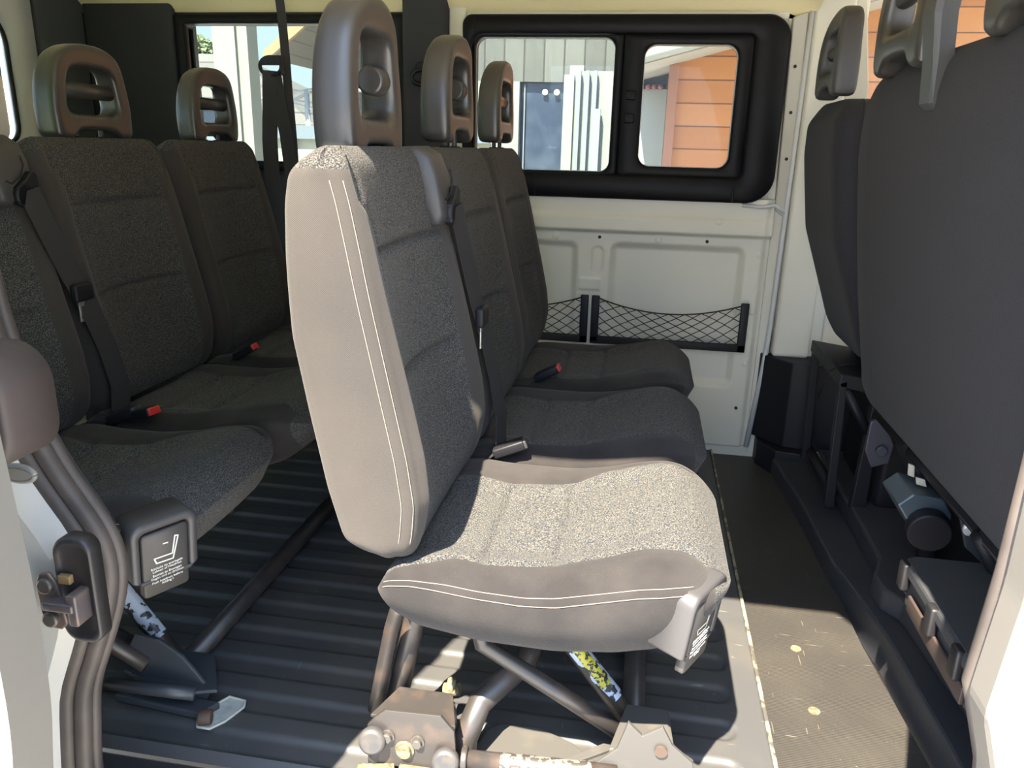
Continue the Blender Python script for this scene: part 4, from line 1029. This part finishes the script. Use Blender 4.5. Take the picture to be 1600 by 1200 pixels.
b.rings([[(-.69 + (p[0] + .69) * s_, y, .716 + (p[1] - .716) * s_) for p in lc] for y, s_ in ((.735, 1.0), (.675, 1.0), (.668, .985), (.663, .95), (.660, .88))])
tag(b.build('latch_cover', mat('brown_black_plastic', (.055, .043, .042), .6)), 'rounded dark plastic cover at the left edge above the door jamb', 'cover')
b = MB(); b.prism([(-.90, .40), (-.72, .40), (-.705, .58), (-.72, .70), (-.90, .70)], 'xz', .775, .79, bev=.003); 
ls = MB(); lc = rrect(-.710, -.657, .364, .516, [.022, .018, .018, .022], 8)
ls.rings([[(-.683 + (p[0] + .683) * s_, y, .44 + (p[1] - .44) * s_) for p in lc] for y, s_ in ((.790, 1.0), (.772, 1.0), (.768, .97), (.767, .88), (.772, .84))])
lt = ls.build('latch_plate', mat('latch_plastic', (.022, .020, .022), .5)); tag(lt, 'oval black plastic latch plate set in the white door jamb', 'latch plate')
ls = MB(); ls.box(-.703, -.686, .762, .770, .453, .465, .001); ls.build('latch_insert', mat('brown_insert', (.20, .13, .06), .5), lt)
sk = empty('door_striker', (-.718, .765, .42), 'rusty steel door striker with two round bolts on the jamb', 'striker')
b = MB(); b.prism([(-.737, .448), (-.730, .464), (-.716, .467), (-.707, .453), (-.700, .393), (-.709, .384), (-.728, .386), (-.735, .407)], 'xz', .762, .768, bev=.002); b.box(-.715, -.672, .742, .762, .424, .436, .003); b.box(-.682, -.668, .745, .775, .404, .448, .003); b.build('striker_bar', mat('striker_steel', (.16, .12, .10), .45, metal=.4, noise=(30, (.10, .085, .09), .4, .6)), sk)
for z in (.450, .401):
    b = MB(); b.cyl((-.719, .764, z), (0, -1, 0), .011, .010, 20, bev=.003); b.build('bolt', steel, sk)
b = MB(); b.tube([(-.752 + .022 * math.cos(t), .783, .592 + .010 * math.sin(t)) for t in np.linspace(0, 2 * math.pi, 25)], .004, 8); b.prism([(-.752 + .020 * math.cos(t), .592 + .008 * math.sin(t)) for t in np.linspace(0, 2 * math.pi, 24, endpoint=False)], 'xz', .779, .783)
tag(b.build('jamb_plug', mat('grey_plug', (.20, .20, .19), .5)), 'small grey oval plug high on the white jamb', 'plug')

# ================================================================== OUTSIDE
GZ = -.55
sh = empty('barn', (-1.2, 6.6, GZ), 'barn with weathered grey boards above a dark doorway, outside the window', 'barn')
b = MB(); b.box(-2.2, .05, 6.55, 6.65, 1.50, 3.6); b.build('board_wall', greyw, sh)
b = MB(); b.box(-2.2, -1.06, 6.52, 6.65, GZ, 1.50); b.box(-.66, -.55, 6.50, 6.62, GZ, 1.62); b.box(-.55, -.22, 6.50, 6.62, GZ, 1.58); b.box(-.70, -.62, 6.47, 6.55, GZ, 1.55); b.box(-2.2, -.1, 6.9, 7.0, GZ, 3.4); b.build('plaster_wall', render_w, sh)
b = MB(); b.box(-1.06, -.66, 6.60, 6.64, GZ, 1.50); b.build('doorway', darkdoor, sh)
for x in (-.86, -.765):
    b = MB(); b.cyl((x, 6.585, 1.425), (0, -1, 0), .022, .02, 20, bev=.004); b.build('lamp', lampm, sh)
b = MB(); b.box(-1.03, -1.02, 6.575, 6.59, GZ, 1.48); 
for x in (-.595, -.53, -.47): b.box(x, x + .03, 6.44, 6.48, GZ, 1.58)
b.build('pale_slats', mat('pale_slat', (.095, .11, .125), .6), sh)
bl_ = MB(); bl_.box(-.46, -.40, 6.42, 6.47, GZ, 1.30); bl_.build('downpipe', mat('slate_pipe', (.11, .13, .16), .5), sh)

wc = empty('side_shed', (0, 5.9, GZ), 'low white plastered shed with red tiled ridge beside the orange cabin', 'shed')
b = MB(); b.box(-.145, .085, 5.50, 6.3, GZ, 1.385); b.build('shed_wall', mat('shed_render', (0.24, 0.25, 0.225), 0.85), wc)
b = MB()
for i in range(5): b.tube([(-.12 + i * .04, 5.46, 1.395), (-.12 + i * .04, 6.3, 1.42)], .017, 8)
b.build('ridge_tiles', mat('red_tile', (.20, .06, .055), .7), wc)
b = MB(); b.box(-.25, .30, 6.35, 6.45, GZ, 1.95); tag(b.build('dark_gap_wall', mat('dark_wall', (.03, .035, .05), .6)), 'dark board wall in the gap between shed and orange cabin', 'wall')

oc = empty('wooden_cabin', (1.8, 5.5, GZ), 'cabin clad in orange horizontal boards, seen through the sliding pane', 'cabin')
b = MB(); b.box(.09, 4.0, 5.0, 7.5, GZ, 2.3); cw = b.build('board_wall', orangew, oc)
b = MB(); b.box(.080, .135, 4.97, 5.02, GZ, 2.2, .004); b.build('corner_board', mat('corner_board_wood', (.25, .095, .05), .7), oc)
b = MB(); b.prism([(-.13, 1.425), (.60, 1.62), (4.0, 2.55), (4.0, 2.63), (.60, 1.70), (-.13, 1.49)], 'xz', 4.55, 7.6); b.build('roof', gutter, oc)
b = MB(); b.tube([(-.13, 4.52, 1.465), (4.0, 4.52, 2.58)], .035, 12); b.build('gutter', gutter, oc)

# view through the rear side window
hs_ = empty('tiled_roof_house', (-6.5, 12.5, GZ), 'house with pale grey tiled roof far behind the white post', 'house')
b = MB(); b.box(-9.5, -5.0, 12.6, 16.0, GZ, 1.3); b.build('wall', render_s, hs_)
b = MB(); b.add([(-9.8, 12.2, 1.26), (-5.26, 12.2, 1.26), (-7.57, 14.2, 2.49), (-9.8, 14.2, 2.49), (-9.8, 12.2, 1.16), (-5.26, 12.2, 1.16), (-4.8, 16.2, 1.12), (-9.8, 16.2, 1.12)], [(0, 1, 2, 3), (4, 5, 1, 0), (1, 5, 6, 2), (3, 2, 6, 7), (0, 3, 7, 4), (4, 7, 6, 5)]); b.build('roof', tiles, hs_)
wp = MB(); wp.box(-2.82, -2.665, 5.0, 5.06, GZ, 3.2); wp.box(-2.665, -2.59, 5.02, 5.16, GZ, 3.2)
tag(wp.build('white_post', mat('post_paint', (.115, .118, .10), .7)), 'tall white post standing outside the rear side window', 'post')
gh = empty('timber_house', (-3.2, 9.6, GZ), 'house with broad timber eave jutting into the blue sky', 'house')
b = MB(); b.prism([(-4.20, 1.86), (-3.3, 2.55), (-1.0, 4.2), (-1.0, 4.32), (-3.35, 2.62), (-4.24, 1.94)], 'xz', 8.6, 12.0); b.build('roof', brownw, gh)
b = MB(); b.prism([(-4.20, 1.84), (-3.3, 2.50), (-1.0, 4.13), (-1.0, 4.25), (-3.35, 2.60), (-4.24, 1.92)], 'xz', 8.54, 8.6); b.build('fascia', fascia, gh)
b = MB(); b.box(-3.70, -1.0, 9.2, 12.0, GZ, 2.2); b.prism([(-3.7, 2.2), (-1.0, 2.2), (-1.0, 4.1)], 'xz', 9.2, 11.9); b.build('wall', brownw, gh)
pf_ = empty('panel_fence', (-2.9, 6.1, GZ), 'low pale panel fence with blue grey rails beyond the van', 'fence')
b = MB(); b.box(-3.45, -1.2, 6.05, 6.10, GZ, 1.02); b.build('panels', mat('pale_panel', (.20, .195, .15), .8), pf_)
b = MB(); b.box(-3.5, -1.2, 6.0, 6.05, 1.02, 1.12); b.box(-2.83, -2.77, 6.0, 6.05, GZ, 1.12); b.box(-2.40, -2.36, 6.0, 6.05, GZ, 1.12); b.box(-3.5, -3.4, 6.0, 6.05, GZ, 1.12); b.build('rails', mat('blue_rail', (.07, .09, .11), .6), pf_)
cn = MB(); cn.tube([(-4.6, 9.0, 1.45), (-3.6, 9.0, 1.62), (-2.6, 9.0, 1.45)], .02, 6); cn.tube([(-4.9, 9.0, 1.10), (-3.9, 9.0, 1.55)], .018, 6); cn.tube([(-3.95, 9.0, GZ), (-3.95, 9.0, 1.56)], .03, 8); cn.tube([(-4.4, 9.0, 1.48), (-3.6, 9.0, 1.30)], .015, 6)
tag(cn.build('washing_line_frame', mat('line_metal', (.25, .25, .24), .5)), 'thin metal drying frame in front of the timber house', 'drying frame')
tr = empty('tree', (-8.6, 14.0, GZ), 'small green tree top showing left of the white post', 'tree')
b = MB(); b.tube([(-9.0, 16.4, GZ), (-9.0, 16.4, 1.5), (-9.0, 15.4, 2.7)], [.15, .10, .04], 8); b.build('trunk', barkm, tr)
b = MB(); rg_ = random.Random(3); V = []; Fs = []
for i in range(1500):
    while True:
        p = Vector((rg_.uniform(-1, 1), rg_.uniform(-1, 1), rg_.uniform(-1, 1)))
        if p.length < 1: break
    c = Vector((-9.05, 15.2, 2.62)) + Vector((p.x * .5, p.y * .5, p.z * .35)); a = Vector((rg_.uniform(-1, 1), rg_.uniform(-1, 1), rg_.uniform(-1, 1))).normalized() * .06; q = a.orthogonal().normalized() * .035
    k = len(V); V += [(c + a)[:], (c + q)[:], (c - a)[:], (c - q)[:]]; Fs.append((k, k + 1, k + 2, k + 3))
b.add(V, Fs); b.build('foliage', leafm, tr)
# view through the back door window: orange brick house and garden
oh = empty('plastered_house', (-8.0, 6.0, GZ), 'orange house wall seen through the rear door window', 'house')
b = MB(); b.box(-9.0, -7.0, 3.5, 11.0, GZ, 4.0); b.build('wall', mat('orange_plaster', (.25, .15, .085), .8), oh)
b = MB(); b.box(-7.0, -6.98, 7.0, 8.0, 1.6, 2.6); b.build('window', darkdoor, oh)
hg = MB(); hg.box(-6.6, -6.0, 4.0, 10.0, GZ, .95, .1); tag(hg.build('hedge', mat('hedge_green', (.14, .20, .07), .9, noise=(12, (.20, .25, .10), .3, .7))), 'green hedge below the orange house wall at the far left', 'hedge')
